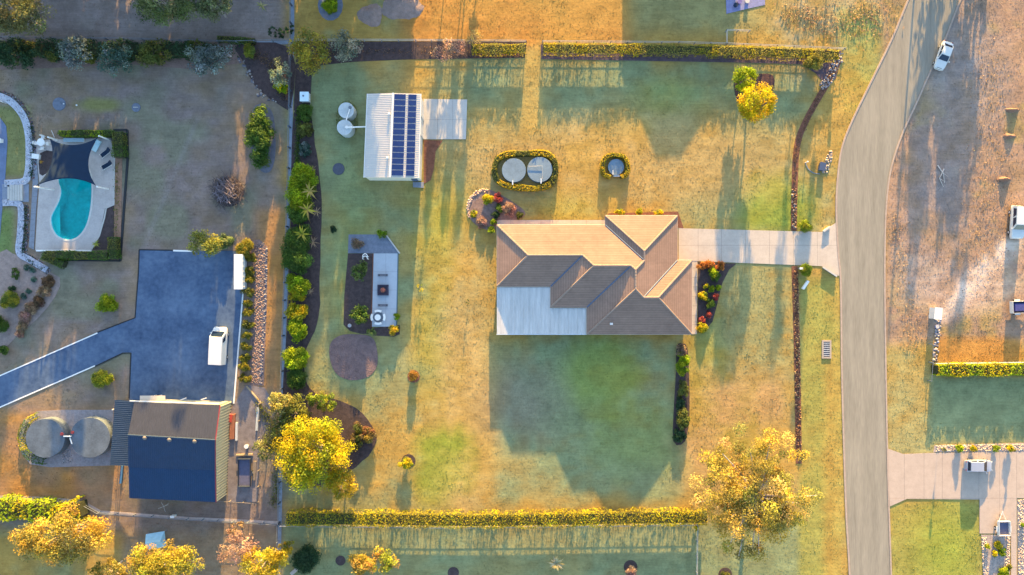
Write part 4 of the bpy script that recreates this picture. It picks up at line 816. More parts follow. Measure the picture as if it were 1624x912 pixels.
# shade sail on four raked posts
corners = [P(78.5, 219.5, 2.4), P(155.5, 217.5, 3.0), P(152.5, 294.5, 3.3), P(57, 294.5, 4.5)]; posts = [(91, 222), (175, 222.4), (172.4, 300), (85.5, 301)]
sail = thing('shade_sail', 'navy shade sail stretched over the top of the pool', 'shade sail', P(112, 255)); N_ = 22; vs = []; ctr = sum(corners, Vector()) / 4
for j in range(N_ + 1):
    for i in range(N_ + 1):
        u, v = i / N_, j / N_; p = (corners[0] * (1 - u) + corners[1] * u) * (1 - v) + (corners[3] * (1 - u) + corners[2] * u) * v
        du = .16 * (4 * v * (1 - v)) * (1 - 2 * u); dv = .15 * (4 * u * (1 - u)) * (1 - 2 * v)
        e1 = (corners[1] - corners[0]).lerp(corners[2] - corners[3], v); e2 = (corners[3] - corners[0]).lerp(corners[2] - corners[1], u); p = p + e1 * du + e2 * dv; vs.append(p)
so = MB().add(vs, [(j * (N_ + 1) + i, j * (N_ + 1) + i + 1, (j + 1) * (N_ + 1) + i + 1, (j + 1) * (N_ + 1) + i) for j in range(N_) for i in range(N_)]); so = so.build('canopy', navyc, sail, True, world=True); md = so.modifiers.new('thick', 'SOLIDIFY'); md.thickness = .02
for lab, c, b in zip(('upper left', 'upper right', 'lower right', 'lower left'), corners, posts):
    pb = P(b[0], b[1]); out = (c - ctr); out.z = 0; out.normalize(); top = c + out * .25; top.z = c.z + .1
    t = thing('sail_post', 'white steel post holding the %s corner of the navy sail' % lab, 'post', pb, 0, 'posts of the shade sail'); MB().tube([(0, 0, -.05), top - pb], .12, 8).build('pole', white, t); MB().cyl((0, 0, 0), .2, .1, 12).build('footing', palecon, t); MB().tube([top - pb - Vector((0, 0, .1)), c - pb], .03, 5).build('turnbuckle', alloy, t)
def lounger(lab, px, py, ang):
    t = thing('sun_lounger', lab, 'sun lounger', P(px, py) + Vector((0, 0, .05)), ang); MB().box((0, 0, .30), (1.3, .62, .1)).build('seat', navyc, t); MB().box((.83, 0, .47), (.72, .62, .09), 0, tilt=(0, -R(28))).build('backrest', navyc, t)
    for s_ in (-1, 1): MB().box((.05, s_ * .35, .26), (1.8, .06, .06)).build('side_rail', white, t)
    for x in (-.6, .6):
        for s_ in (-1, 1): MB().box((x, s_ * .32, .12), (.06, .06, .24)).build('leg', white, t)
lounger('dark sun lounger by the pool, upper of the two', 168, 244, R(38)); lounger('dark sun lounger by the pool, lower of the two', 170, 263.5, R(30))
t = thing('pool_mat', 'pale folded lounge beside the sail edge at the pool', 'lounge', P(155, 232), R(62)); MB().box((0, 0, .3), (1.9, .75, .16)).build('cushion', mat('pale_aqua', (.40, .56, .60), .8, .1, 2), t); MB().box((.7, 0, .46), (.5, .7, .14)).build('headrest', mat('pale_aqua'  , (.4, .56, .6)), t); [MB().box((x, y, .11), (.07, .07, .22)).build('leg', white, t) for x in (-.8, .8) for y in (-.3, .3)]
def chair(lab, px, py, ang, m=white, z=.05, grp=None):
    t = thing('garden_chair', lab, 'chair', P(px, py) + Vector((0, 0, z)), ang, grp); MB().box((0, 0, .42), (.5, .5, .06)).build('seat', m, t); MB().box((-.24, 0, .68), (.06, .5, .5)).build('backrest', m, t)
    for x in (-.2, .2):
        for y in (-.2, .2): MB().box((x, y, .2), (.05, .05, .4)).build('leg', m, t)
t = thing('garden_table', 'round white table among chairs at the pool corner', 'table', P(70, 227) + Vector((0, 0, .05))); MB().cyl((0, 0, .68), .6, .05, 24).build('tabletop', white, t); MB().cyl((0, 0, 0), .06, .68, 8).build('pedestal', white, t); MB().cyl((0, 0, 0), .3, .05, 12).build('base', white, t)
for lab, px, py, an in (('white chair above the pool corner table', 71, 218.5, -90), ('white chair left of the pool corner table', 61, 228, 0), ('white chair below the pool corner table', 70, 236, 90), ('white chair right of the pool corner table', 79, 229, 180)): chair(lab, px, py, R(an))
t = thing('pool_pump_box', 'white pump cover box on the paved path by the pool', 'box', P(60, 249) + Vector((0, 0, .05)), R(-8)); MB().box((0, 0, .25), (1.05, .7, .5)).build('cabinet', whitem, t); MB().box((0, 0, .52), (1.12, .77, .05)).build('lid', white, t)
t = thing('pool_bench', 'long pale bench seat under the top hedge of the pool', 'bench', P(120, 223) + Vector((0, 0, .05))); MB().box((0, 0, .42), (3.2, .6, .08)).build('seat', mat('teal_bench', (.3, .40, .46), .7, .1, 2), t); [MB().box((x, 0, .19), (.1, .5, .38)).build('leg', white, t) for x in (-1.4, 0, 1.4)]
o = MB().tube([(0, 0, 0), (.5, -1.1, .05)], .04, 6).build('pole', white); o.location = P(82, 207) + Vector((0, 0, .06)); tag(o, 'thin pale pole lying above the upper left sail post', 'pole')
t = thing('slip_rail', 'white rail of the terrace at the left edge', 'handrail', P(-1, 159)); MB().tube([(0, 0, .9), (1.25, -.55, .9)], .06, 6).build('rail', white, t); [MB().tube([(x, -.44 * x, 0), (x, -.44 * x, .9)], .04, 6).build('post', white, t) for x in (.1, 1.15)]
t = thing('letter_box', 'white box on the blue path at the left edge', 'box', P(2, 224)); MB().box((0, 0, .35), (.8, .55, .7)).build('cabinet', white, t); MB().box((0, 0, .72), (.9, .62, .06)).build('lid', white, t)

# ---- vehicles (front towards local +x)
def car(name, lab, cat, px, py, ang, L, Wd, Ht, body, style='sedan', zc=.8):
    loc = P(px, py, zc); loc.z = .035; t = thing(name, lab, cat, loc, ang); hw = Wd / 2
    st = dict(sedan=[(-.5, .66, .62), (-.485, .80, .80), (-.44, .90, .94), (-.34, .965, .98), (-.2, 1, .96), (0, 1, .94), (.18, 1, .93), (.30, .97, .90), (.40, .92, .82), (.465, .82, .72), (.49, .70, .62), (.5, .6, .52)],
              hatch=[(-.5, .70, .70), (-.485, .84, .92), (-.44, .92, 1.0), (-.3, .98, 1.0), (0, 1, .98), (.2, 1, .96), (.33, .96, .92), (.42, .90, .83), (.475, .78, .72), (.5, .6, .55)],
              van=[(-.5, .93, .95), (-.49, .97, 1.05), (-.4, 1, 1.08), (0, 1, 1.08), (.3, 1, 1.06), (.40, .97, 1.02), (.46, .90, .92), (.49, .80, .80), (.5, .7, .65)],
              wagon=[(-.5, .85, .85), (-.485, .93, 1.05), (-.4, .98, 1.1), (0, 1, 1.1), (.2, 1, 1.08), (.36, .98, 1.06), (.45, .93, 1.0), (.485, .85, .85), (.5, .74, .7)])[style]
    vs, fs = [], []; prof = [(.80, .20), (.97, .28), (1.0, .55), (.985, .80), (.93, .97), (.72, 1.0), (.36, 1.012), (0, 1.018)]; half = prof; full = [(y, z_) for y, z_ in half] + [(-y, z_) for y, z_ in half[-2::-1]]; m_ = len(full)
    for x, wf, zt in st:
        for y, zf in full: vs.append((x * L, y * hw * wf, .22 + (zt - .22) * zf if zf > .25 else .22))
    for i in range(len(st) - 1): fs += [(i * m_ + k, i * m_ + k + 1, (i + 1) * m_ + k + 1, (i + 1) * m_ + k) for k in range(m_ - 1)] + [(i * m_ + m_ - 1, i * m_, (i + 1) * m_, (i + 1) * m_ + m_ - 1)]
    fs += [tuple(range(m_)), tuple((len(st) - 1) * m_ + k for k in range(m_ - 1, -1, -1))]; MB().add(vs, fs).build('body', body, t, True)
    cb = dict(sedan=(-.40, .22, -.24, .03, .94), hatch=(-.48, .27, -.40, .06, .96), van=(-.492, .40, -.485, .24, 1.04), wagon=(-.485, .24, -.45, .09, 1.06))[style]; b0, b1, t0, t1, zb = cb; wb, wt = hw * .95, hw * (.76 if style in ('sedan', 'hatch') else .86)
    # cabin: roof with pillars, then glass
    def fr(x, y, z_): return Vector((x * L, y, z_))
    nS = 9; vs = []; fs = []; xb = [b0 + (b1 - b0) * i / nS for i in range(nS + 1)]
    rows = [(0, 1.0), (.35, .97), (.7, .9), (.93, .83), (1.0, .74)]
    for i in range(nS + 1):
        u = i / nS
        for zf, wf in rows:
            x = (b0 + (b1 - b0) * u) * (1 - zf) + (t0 + (t1 - t0) * u) * zf; wy = wb + (wt - wb) * (zf ** 1.1) * (1 if zf < 1 else 1.12); crown = .035 * (1 - (2 * u - 1) ** 2) * zf; vs += [fr(x, wy, zb - .04 + (Ht - zb + .0) * zf + crown), fr(x, -wy, zb - .04 + (Ht - zb) * zf + crown)]
    nr = len(rows) * 2
    for i in range(nS):
        for r_ in range(len(rows) - 1):
            a = i * nr + r_ * 2; fs += [(a, a + 2, a + nr + 2, a + nr), (a + 1, a + nr + 1, a + nr + 3, a + 3)]
        a = i * nr + nr - 2; fs.append((a, a + 1, a + nr + 1, a + nr))
    for i in (0, nS):
        for r_ in range(len(rows) - 1): a = i * nr + r_ * 2; fs.append((a, a + 1, a + 3, a + 2))
    MB().add(vs, fs).build('cabin', body, t, True)
    def pane(nm, x_lo, x_hi, f0, f1, wsc, side=0, off=.022):
        z0, z1 = zb - .04 + (Ht - zb) * f0, zb - .04 + (Ht - zb) * f1
        if side == 0:
            xa, xc = x_lo + (x_hi - x_lo) * f0, x_lo + (x_hi - x_lo) * f1; ya, yc = (wb + (wt - wb) * f0) * wsc, (wb + (wt - wb) * f1) * wsc; sgn = 1 if x_lo > 0 or x_lo > x_hi else -1; d_ = Vector((sgn * off * 1.2, 0, off))
            q = [fr(xa, -ya, z0) + d_, fr(xa, ya, z0) + d_, fr(xc, yc, z1) + d_, fr(xc, -yc, z1) + d_]
        else:
            ya, yc = wb + (wt - wb) * f0 + off, wb + (wt - wb) * f1 + off; xl0, xl1 = x_lo; xh0, xh1 = x_hi; q = [fr(xl0, side * ya, z0), fr(xl1, side * ya, z0), fr(xh1, side * yc, z1), fr(xh0, side * yc, z1)]
        MB().add(q, [(0, 1, 2, 3)]).build(nm, glassd, t)
    pane('windscreen', b1, t1, .10, .90, .88); pane('rear_window', b0, t0, .18 if style != 'van' else .35, .88, .82)
    lo = lambda u, f: (b0 + (b1 - b0) * u) * (1 - f) + (t0 + (t1 - t0) * u) * f
    spans = ((.10, .50), (.54, .93)) if style != 'van' else ((.74, .93),)
    for s_ in (-1, 1):
        for u0, u1 in spans: pane('side_window', (lo(u0, .15), lo(u1, .15)), (lo(u0 + .03, .85), lo(u1 - .03, .85)), .15, .85, 1, s_)
        MB().box((b1 * L * .86, s_ * (hw + .10), zb + .06), (.14, .2, .13)).build('mirror', body, t)
        MB().box((.478 * L, s_ * hw * .60, .66 if style in ('sedan', 'hatch') else .82), (.12, .36, .12), -s_ * .5).build('headlight', amber, t); MB().box((-.487 * L, s_ * hw * .68, .80 if style in ('sedan', 'hatch') else .95), (.09, .26, .14)).build('tail_light', redm, t)
        for x in (-.30, .31):
            w_ = MB(); n_ = 18; vs2 = []
            for yy in (-.1, .1): vs2 += [(.31 * math.cos(2 * math.pi * k / n_), yy, .31 * math.sin(2 * math.pi * k / n_)) for k in range(n_)]
            w_.add(vs2, [(k, (k + 1) % n_, n_ + (k + 1) % n_, n_ + k) for k in range(n_)] + [tuple(range(n_)), tuple(range(2 * n_ - 1, n_ - 1, -1))]); wh = w_.build('wheel', rubber, t); wh.location = (x * L, s_ * (hw - .09), .31)
            rm_ = MB().add([(a_ * .62, s_ * .105, c_ * .62) for a_, b_, c_ in vs2[:n_]], [tuple(range(n_))]).build('rim', alloy, wh)
    MB().box((.492 * L, 0, .5), (.07, hw * 1.0, .16)).build('grille', black, t)
    if style == 'sedan': MB().box((.468 * L, 0, .735), (.05, hw * .9, .04)).build('bonnet_gap', black, t)
    return t
car('sedan_car', 'white sedan parked on the kerb where the road bends', 'car', 1497, 87.5, math.atan2(-42, -15), 4.55, 1.82, 1.45, carwhite)
car('cargo_van', 'white van parked on the dark sealed yard', 'van', 344.5, 549, R(87), 5.9, 2.35, 2.2, carwhite, 'van', 1.5)
car('hatchback_car', 'pale silver hatchback parked across the concrete driveway', 'car', 1553, 739, R(-1), 4.2, 1.9, 1.48, carsilver, 'hatch')
car('utility_vehicle', 'white four wheel drive cut by the right edge, bonnet down', 'car', 1617, 352, R(-93), 5.2, 2.1, 1.85, carwhite, 'wagon', 1.2)
def trailer(lab, px, py, ang, L, Wd, hh, m, load=None, bar=1.5, z=.0):
    loc = P(px, py, .5); loc.z = z; t = thing('box_trailer', lab, 'trailer', loc, ang); MB().box((0, 0, .5), (L, Wd, .08)).build('floor', mat('trailer_floor', (.10, .10, .16), .7, .2, 3), t)
    for y in (-1, 1): MB().box((0, y * Wd / 2, .5 + hh / 2), (L, .05, hh)).build('side_panel', m, t)
    for x in (-1, 1): MB().box((x * L / 2, 0, .5 + hh / 2), (.05, Wd + .05, hh)).build('end_panel', m, t)
    for y in (-1, 1):
        w_ = MB().cyl((0, 0, -.09), .32, .18, 18).build('wheel', rubber, t); w_.rotation_euler = (R(90), 0, 0); w_.location = (-.1, y * (Wd / 2 + .16), .32); MB().cyl((0, 0, -.1), .16, .2, 12).build('rim', alloy, w_); MB().box((-.1, y * (Wd / 2 + .17), .70), (.85, .28, .05)).build('mudguard', m, t)
        if bar: MB().tube([(L / 2, y * Wd * .33, .48), (L / 2 + bar, 0, .46)], .05, 6).build('drawbar', m, t)
    if bar: MB().box((L / 2 + bar, 0, .48), (.25, .12, .1)).build('coupling', m, t); MB().cyl((L / 2 + bar * .6, .2, 0), .05, .75, 8).build('jockey_wheel', black, t)
    if load: MB().box((0, 0, .5 + hh * .55), (L * .78, Wd * .7, hh * .7), 0, .86).build('load', load, t)
    return t
trailer('white box trailer with drawbar pointing up, parked by the gravel garden', 1590.5, 837, R(91), 2.2, 1.75, .5, carwhite, None, 1.35); trailer('white trailer with dark blue covered load at the right edge', 1613, 487, R(2), 2.3, 1.85, .75, carwhite, mat('violet_cover', (.05, .05, .17), .7, .2, 2), .9)
trailer('dark open trailer in the yard east of the barn', 388.5, 749, R(90), 4.3, 1.9, .45, mat('dark_trailer', (.03, .04, .065), .6, .2, 2), None, 0)
t = thing('site_cabinet', 'tall white cabinet standing on the bare dirt across the road', 'cabinet', P(1484, 497, .9) - Vector((0, 0, .9)), R(-5)); MB().box((0, 0, .78), (1.05, 1.75, 1.45)).build('cabinet', whitem, t); MB().box((0, 0, 1.54), (1.15, 1.85, .08)).build('lid', white, t); MB().box((0, -.45, .04), (1.1, .2, .08)).build('plinth', palecon, t); MB().box((.1, -.89, .8), (.5, .04, .9)).build('door', mat('tan_panel', (.4, .35, .28), .6, .1, 2), t)
t = thing('wheelbarrow_tub', 'small blue tub lying below the white cabinet', 'tub', P(1485, 518), R(-20)); MB().cyl((0, 0, 0), .28, .3, 12, .36).build('bucket', mat('blue_tub', (.12, .15, .34), .6, .1, 2), t); MB().cyl((0, 0, .27), .3, .04, 12).build('rim', palecon, t)
t = thing('shipping_box', 'long narrow white container at the edge of the sealed yard', 'container', P(378, 431, 1.9) - Vector((0, 0, 1.9)), R(0)); MB().box((0, 0, .98), (1.25, 5.35, 1.86)).build('body', whitem, t); MB().box((0, 0, 1.94), (1.33, 5.45, .06)).build('roof', white, t); [MB().box((.645, y, .98), (.04, .06, 1.8)).build('rib', whitem, t) for y in (-2.4, -1.6, -.8, 0, .8, 1.6, 2.4)]; [MB().box((x, -2.69, .98), (.5, .03, 1.6)).build('door', zinc, t) for x in (-.3, .3)]
t = thing('pump_shed', 'small white box shed beside the west garden bed', 'box', P(483, 153.5, 1) - Vector((0, 0, 1))); MB().box((0, 0, .55), (1.25, 1.35, 1.1)).build('wall', whitem, t); MB().box((0, 0, 1.13), (1.4, 1.5, .07)).build('roof', mat('pale_lid', (.58, .68, .72), .5, .06, 2), t); MB().cyl((-.15, .1, 1.16), .14, .1, 10).build('vent', greywood, t)
t = thing('drain_pit', 'open brick drain pit with grate on the roadside grass', 'drain', P(1310.5, 554)); [MB().box((x, 0, .07), (.25, 2.9, .14)).build('side_wall', mat('pit_concrete', (.34, .27, .22), .9, .2, 2), t) for x in (-.62, .62)]; [MB().box((0, y, .07), (1.0, .25, .14)).build('end_wall', mat('pit_concrete', (.34, .27, .22)), t) for y in (-1.32, 1.32)]; MB().box((0, 0, .015), (1.0, 2.4, .02)).build('floor', mat('pit_floor', (.12, .115, .13), .9, .2, 2), t); [MB().box((0, -1.0 + .33 * k, .1), (1.0, .07, .05)).build('grate_bar', zinc, t) for k in range(7)]
t = thing('service_box', 'dark blue service box among stones by the road', 'box', P(1302, 265), R(-12)); MB().box((0, 0, .3), (.85, 1.2, .6)).build('cabinet', mat('navy_box', (.03, .05, .10), .5, .2, 2), t); MB().box((0, 0, .63), (.95, 1.3, .06)).build('lid', mat('navy_lid', (.05, .07, .13), .5, .2, 2), t)
strip_mesh('edging', spline(PP([(1277, 258), (1281, 267), (1289, 274), (1300, 276)]), 4), .12, 0, .08, greywood, kind='structure'); o = MB().cyl((0, 0, 0), .07, .9, 8).cyl((0, 0, .9), .11, .1, 8).build('garden_light', white); o.location = P(1277, 258); tag(o, 'white light post at the end of the curved edging by the service box', 'light')
t = thing('house_sign', 'white slanted sign board on grass below the driveway', 'sign', P(1277, 452, .5) - Vector((0, 0, .5)), R(56)); MB().box((0, 0, .55), (1.5, .34, .5)).build('board', white, t); [MB().box((x, 0, .2), (.09, .09, .4)).build('post', greywood, t) for x in (-.5, .5)]
t = thing('letter_box', 'white letterbox post on the left of the lower topiary ball', 'letterbox', P(1266, 426)); MB().box((0, 0, .5), (.12, .12, 1.0)).build('post', greywood, t); MB().box((0, 0, 1.1), (.5, .3, .28)).build('box', white, t)
for lab, a, b in (('low dark wing wall at the lower side of the driveway mouth', (1304, 424), (1325, 438)), ('low pale wing wall at the upper side of the driveway mouth', (1305, 367), (1315, 360))):
    pa, pb = P(*a), P(*b); t = thing('wing_wall', lab, 'wall', pa); d_ = pb - pa; an = math.atan2(d_.y, d_.x); m_ = greywood if 'dark' in lab else white; MB().box((d_.x / 2, d_.y / 2, .22), (d_.length, .2, .44), an).build('wall', m_, t); MB().box((d_.x / 2, d_.y / 2, .46), (d_.length + .08, .28, .05), an).build('coping', palecon, t)
# ---- fire pit patio
slabs('fire_pit_patio', [(592, 402), (631, 402), (630, 460), (628, 518), (589, 518)], .075, mat('patio_slab', (.36, .38, .42), .85, .08, .8, .003, 20), [mx(v) for v in (585, 612, 635)], [my(v) for v in (520, 490, 460, 431, 400)], gap=.02)
strip_mesh('edging', PP([(631.5, 400), (629, 518)]), .14, 0, .11, mat('teal_edge', (.09, .14, .15), .8, .2, 2), kind='structure'); strip_mesh('edging', PP([(592, 402), (589, 520)]), .16, 0, .1, redmulch, kind='structure'); strip_mesh('edging', PP([(612, 372), (634, 402)]), .2, 0, .12, palecon, kind='structure')
for lab, py in (('dark slatted bench above the fire pit', 436.5), ('dark slatted bench below the fire pit', 484)):
    t = thing('garden_bench', lab, 'bench', P(608, py) + Vector((0, 0, .075)), 0, 'benches either side of the fire pit'); [MB().box((0, y, .44), (1.6, .1, .05)).build('slat', mat('dark_slat', (.075, .075, .095), .8, .2, 3), t) for y in (-.13, 0, .13)]; [MB().box((x, 0, .21), (.1, .36, .42)).build('leg', black, t) for x in (-.6, .6)]
t = thing('fire_pit', 'square dark fire pit with rusty bowl on the patio', 'fire pit', P(608, 460) + Vector((0, 0, .075))); [MB().box(c_, d_).build('side', mat('pit_wall', (.035, .03, .05), .8, .2, 3), t) for c_, d_ in (((0, .75, .2), (1.7, .2, .4)), ((0, -.75, .2), (1.7, .2, .4)), ((.75, 0, .2), (.2, 1.3, .4)), ((-.75, 0, .2), (.2, 1.3, .4)))]
MB().box((0, 0, .06), (1.3, 1.3, .12)).build('ash_bed', mat('ash', (.07, .06, .085), .95, .3, 3), t); MB().cyl((0, 0, .12), .22, .16, 14, .42).build('bowl', rust, t); [MB().tube([(.35 * math.cos(k), .35 * math.sin(k), .3), (-.3 * math.cos(k + .4), -.3 * math.sin(k + .4), .36)], .055, 6).build('log', mat('red_log', (.38, .10, .07), .8, .3, 3), t) for k in (.3, 1.5, 2.6)]
t = thing('garden_table', 'round white table at the lower end of the patio', 'table', P(600.5, 503) + Vector((0, 0, .075))); MB().cyl((0, 0, .68), .48, .06, 28).build('tabletop', white, t); MB().cyl((0, 0, 0), .08, .68, 10).build('pedestal', white, t); MB().cyl((0, 0, 0), .85, .03, 28).build('base', mat('ring_base', (.13, .15, .19), .8, .1, 2), t)
for lab, an in (('white curved bench right of the round patio table', 0), ('white curved bench above the round patio table', 90), ('white curved bench left of the round patio table', 180), ('white curved bench below the round patio table', 270)):
    t = thing('curved_bench', lab, 'bench', P(600.5, 503) + Vector((0, 0, .075)) + Vector((1.02 * math.cos(R(an)), 1.02 * math.sin(R(an)), 0)), R(an), 'curved benches round the patio table'); path = [Vector((1.02 * math.cos(a_) - 1.02, 1.02 * math.sin(a_), 0)) for a_ in np.linspace(-.52, .52, 9)]
    strip_mesh('seat', path, .36, .40, .46, white, t); [MB().box((path[k].x, path[k].y, .2), (.1, .2, .4)).build('leg', white, t) for k in (1, 7)]
t = thing('garden_arch', 'white arched arbour beside the patio garden', 'arbour', P(581, 409)); [MB().tube([(-.38, y, 0), (-.38, y, .9)] + [(.38 * math.cos(a_), y + .45 * math.sin(a_), .95) for a_ in np.linspace(math.pi, 0, 9)] + [(.38, y, .9), (.38, y, 0)], .07, 6).build('hoop', white, t) for y in (-.2, .15)]; [MB().box((0, y_, .95), (.05, .05, .05)).build('clip', white, t) for y_ in (.0,)]
t = thing('bird_bath', 'pale round pot in the lower left corner of the patio garden', 'pot', P(555.5, 516)); MB().cyl((0, 0, 0), .2, .45, 14, .3).build('bowl', palecon, t); MB().cyl((0, 0, .45), .26, .03, 14).build('soil', mat('pot_soil', (.3, .3, .33), .9, .2, 3), t)
# ---- clutter by the barn
def plank(name, lab, px, py, L, w_, hh, ang, m, cat='plank', z=.03):
    t = thing(name, lab, cat, P(px, py) + Vector((0, 0, z)), ang); n_ = 3
    for k in range(n_): MB().box((RND.uniform(-.05, .05), (k - 1) * w_ / n_, hh / 2), (L, w_ / n_ - .02, hh)).build('board', m, t)
plank('timber_stack', 'rusty red timber stack along the cream barn wall', 370, 676, 3.9, .75, .45, R(88), rust, 'timber'); plank('steel_sheets', 'pale steel lengths beside the rusty timber stack', 376, 684, 2.8, .32, .3, R(89), zinc, 'steel'); plank('gutter_lengths', 'long pale blue gutter lengths lying in the barn yard', 409, 664, 3.7, .42, .25, R(87), tankpale, 'gutter'); plank('timber_pole', 'tan timber pole lying slanted above the barn yard', 403, 626, 3.6, .22, .16, R(-50), straw, 'pole'); plank('blue_plank', 'narrow blue plank leaning by the lean-to corner', 194, 752, 2.8, .3, .3, R(84), mat('blue_paint', (.08, .20, .34), .6, .2, 2), 'plank'); plank('red_crate', 'red crates stacked at the top of the barn yard', 366, 662, 1.2, .9, .5, R(80), redm, 'crate')
t = thing('white_urn', 'small white urn standing in the barn yard', 'urn', P(392.5, 707)); MB().cyl((0, 0, 0), .2, .5, 12, .32).build('bowl', white, t); MB().cyl((0, 0, .5), .34, .05, 12).build('rim', white, t)
plank('timber_offcuts', 'pale timber offcuts beside the dark open trailer', 404, 746, 3.0, .5, .2, R(86), wood, 'timber'); plank('timber_beam', 'tan beam lying across the top of the dark trailer', 388, 721, 2.6, .28, .2, R(2), straw, 'timber')
plank('grey_log', 'pale grey log beside the dark green bush at the bottom', 472, 901, 2.6, .55, .35, R(42), palebark, 'log')
fence('yard_rail', 'low timber rail on the right of the barn yard', [(413, 640), (412, 720), (410, 796)], .9, 2.6, wood, (1.0,)); fence('yard_rail', 'low timber rail across the bottom of the barn yard', [(345, 792), (410, 796)], .9, 2.6, wood, (1.0,))
t = thing('tarp_shelter', 'pale blue tarpaulin tent among the golden trees at bottom left', 'tent', P(246, 858, 1.2) - Vector((0, 0, 1.2)), R(8)); MB().add([(-1.5, -1.3, 1.0), (1.5, -1.2, 1.0), (1.6, 1.3, 1.05), (-1.4, 1.2, 1.0), (-1.2, 0, 1.9), (1.2, .1, 1.95)], [(0, 1, 5, 4), (2, 3, 4, 5), (0, 4, 3), (1, 2, 5)]).build('canopy', tarp, t); [MB().box((x, y, .5), (.07, .07, 1.0)).build('pole', greywood, t) for x in (-1.38, 1.42) for y in (-1.15, 1.15)]
t = thing('clothes_line', 'thin pale rotary line south of the barn', 'clothes line', P(268, 798)); MB().cyl((0, 0, 0), .05, 1.7, 8).build('post', palecon, t); [MB().tube([(0, 0, 1.65), (.85 * math.cos(a_), .85 * math.sin(a_), 1.75)], .03, 5).build('arm', palecon, t) for a_ in (.4, 2.0, 3.5, 5.1)]
t = thing('gate_box', 'small white meter box on the south fence line', 'box', P(277, 817)); MB().box((0, 0, .4), (.55, .3, .8)).build('cabinet', white, t); MB().box((0, 0, .82), (.62, .36, .05)).build('lid', white, t)
t = thing('meter_stand', 'dark chest on two pale legs at the barn front', 'chest', P(253, 629)); MB().box((0, 0, .45), (.7, .6, .5)).build('cabinet', black, t); [MB().box((x, 0, .35), (.08, .65, .7)).build('leg', white, t) for x in (-.42, .42)]
# ---- brush pile of dead sticks
t = thing('brush_pile', 'round pile of dead grey sticks on the worn lawn', 'brush pile', P(363, 304)); sm = [mat('dead_twig', (.105, .082, .082), .95, .3, 4), mat('dead_twig_pale', (.20, .17, .20), .95, .3, 4)]
for g_ in range(2):
    mb = MB()
    for k in range(230 if g_ == 0 else 80):
        a_ = RND.uniform(0, 6.28); r_ = 2.5 * math.sqrt(RND.random()) * (1 if g_ == 0 else .6); c_ = Vector((r_ * math.cos(a_) - (0 if g_ == 0 else .3), r_ * math.sin(a_), .15 + 1.3 * (1 - (r_ / 2.7) ** 2) * RND.uniform(.5, 1))); d_ = Vector((RND.uniform(-1, 1), RND.uniform(-1, 1), RND.uniform(-.25, .35))).normalized() * RND.uniform(.5, 1.3); q0, q1 = c_ - d_, c_ + d_; q0.z = max(.03, q0.z); q1.z = max(.03, q1.z); mb.tube([q0, (q0 + q1) / 2 + Vector((RND.uniform(-.15, .15), RND.uniform(-.15, .15), .1)), q1], .045, 4, .015)
    o = mb.build('sticks', sm[g_], t); o['kind'] = 'stuff'
heap_c = MB().cyl((0, 0, 0), 2.4, .1, 20, 1.6, .5).build('leaf_litter', mulch, t)
for lab, pts in (('bleached dead branch lying on the dirt across the road', [(1487, 262), (1496, 275), (1498, 290)]), ('pale dead branch forking below the other on dirt', [(1497, 268), (1490, 283), (1496, 296)])):
    vs = [P(a_, b_, .12) for a_, b_ in pts]; o = MB().tube([v - vs[0] for v in vs], .11, 6, .04).tube([(vs[1] - vs[0]), (vs[1] - vs[0]) + Vector((.7, -.5, .1))], .06, 5, .02).build('dead_branch', palebark); o.location = vs[0]; tag(o, lab, 'branch')
# ---- fences
fence('rail_fence', 'post and rail fence behind the north hedge, left of the gap', [(470, 66), (660, 66.5), (834, 68)], 1.15, 2.6, greywood, (.55, 1.0), railm=palecon); fence('rail_fence', 'pale rail fence behind the north hedge, right of the gap', [(860, 68.5), (1075, 70), (1150, 72), (1336, 80)], 1.15, 2.6, greywood, (.55, 1.0), railm=palecon)
fence('wire_fence', 'grey boundary fence running down the west mowing strip', [(463, -20), (463, 68), (461.5, 170), (459, 300), (455, 420), (450, 560), (446, 700), (444, 828)], 1.25, 2.9, mat('dark_post', (.07, .08, .105), .9, .2, 3), (.55, 1.0), .2, .05, railm=greywood); fence('wire_fence', 'grey fence continuing down from the hedge end to bottom edge', [(443, 831), (441, 935)], 1.25, 2.9, greywood, (.55, 1.0))
fence('rail_fence', 'pale rail fence along the south side of the long hedge', [(446, 831), (700, 834), (900, 832), (1104, 829)], 1.1, 2.6, greywood, (.55, 1.0), railm=palecon); fence('rail_fence', 'pale rail fence running down from the long hedge', [(1104, 831), (1103, 930)], 1.1, 2.6, greywood, (.55, 1.0), railm=palecon); fence('rail_fence', 'grey rail fence along the south edge of the barn lot', [(-20, 786), (130, 794), (160, 811), (300, 821), (443, 829)], 1.1, 2.6, greywood, (.55, 1.0)); fence('rail_fence', 'short pale corner fence above the north hedge', [(1150, 72), (1150, 51), (1186, 52)], 1.15, 2.4, greywood, (.6, 1.0), railm=palecon); fence('rail_fence', 'grey fence along the top of the west lot', [(-20, 62), (200, 64), (378, 69), (462, 66)], 1.15, 2.8, greywood, (.55, 1.0)); fence('rail_fence', 'pale rail fence behind the yellow hedge across the road', [(1477, 575.5), (1660, 573)], 1.2, 2.4, greywood, (.55, 1.0), railm=white); fence('wire_fence', 'short post fence below the white cabinet across the road', [(1473, 545), (1473, 574), (1471, 603)], 1.1, 2.8, greywood, (1.0,))
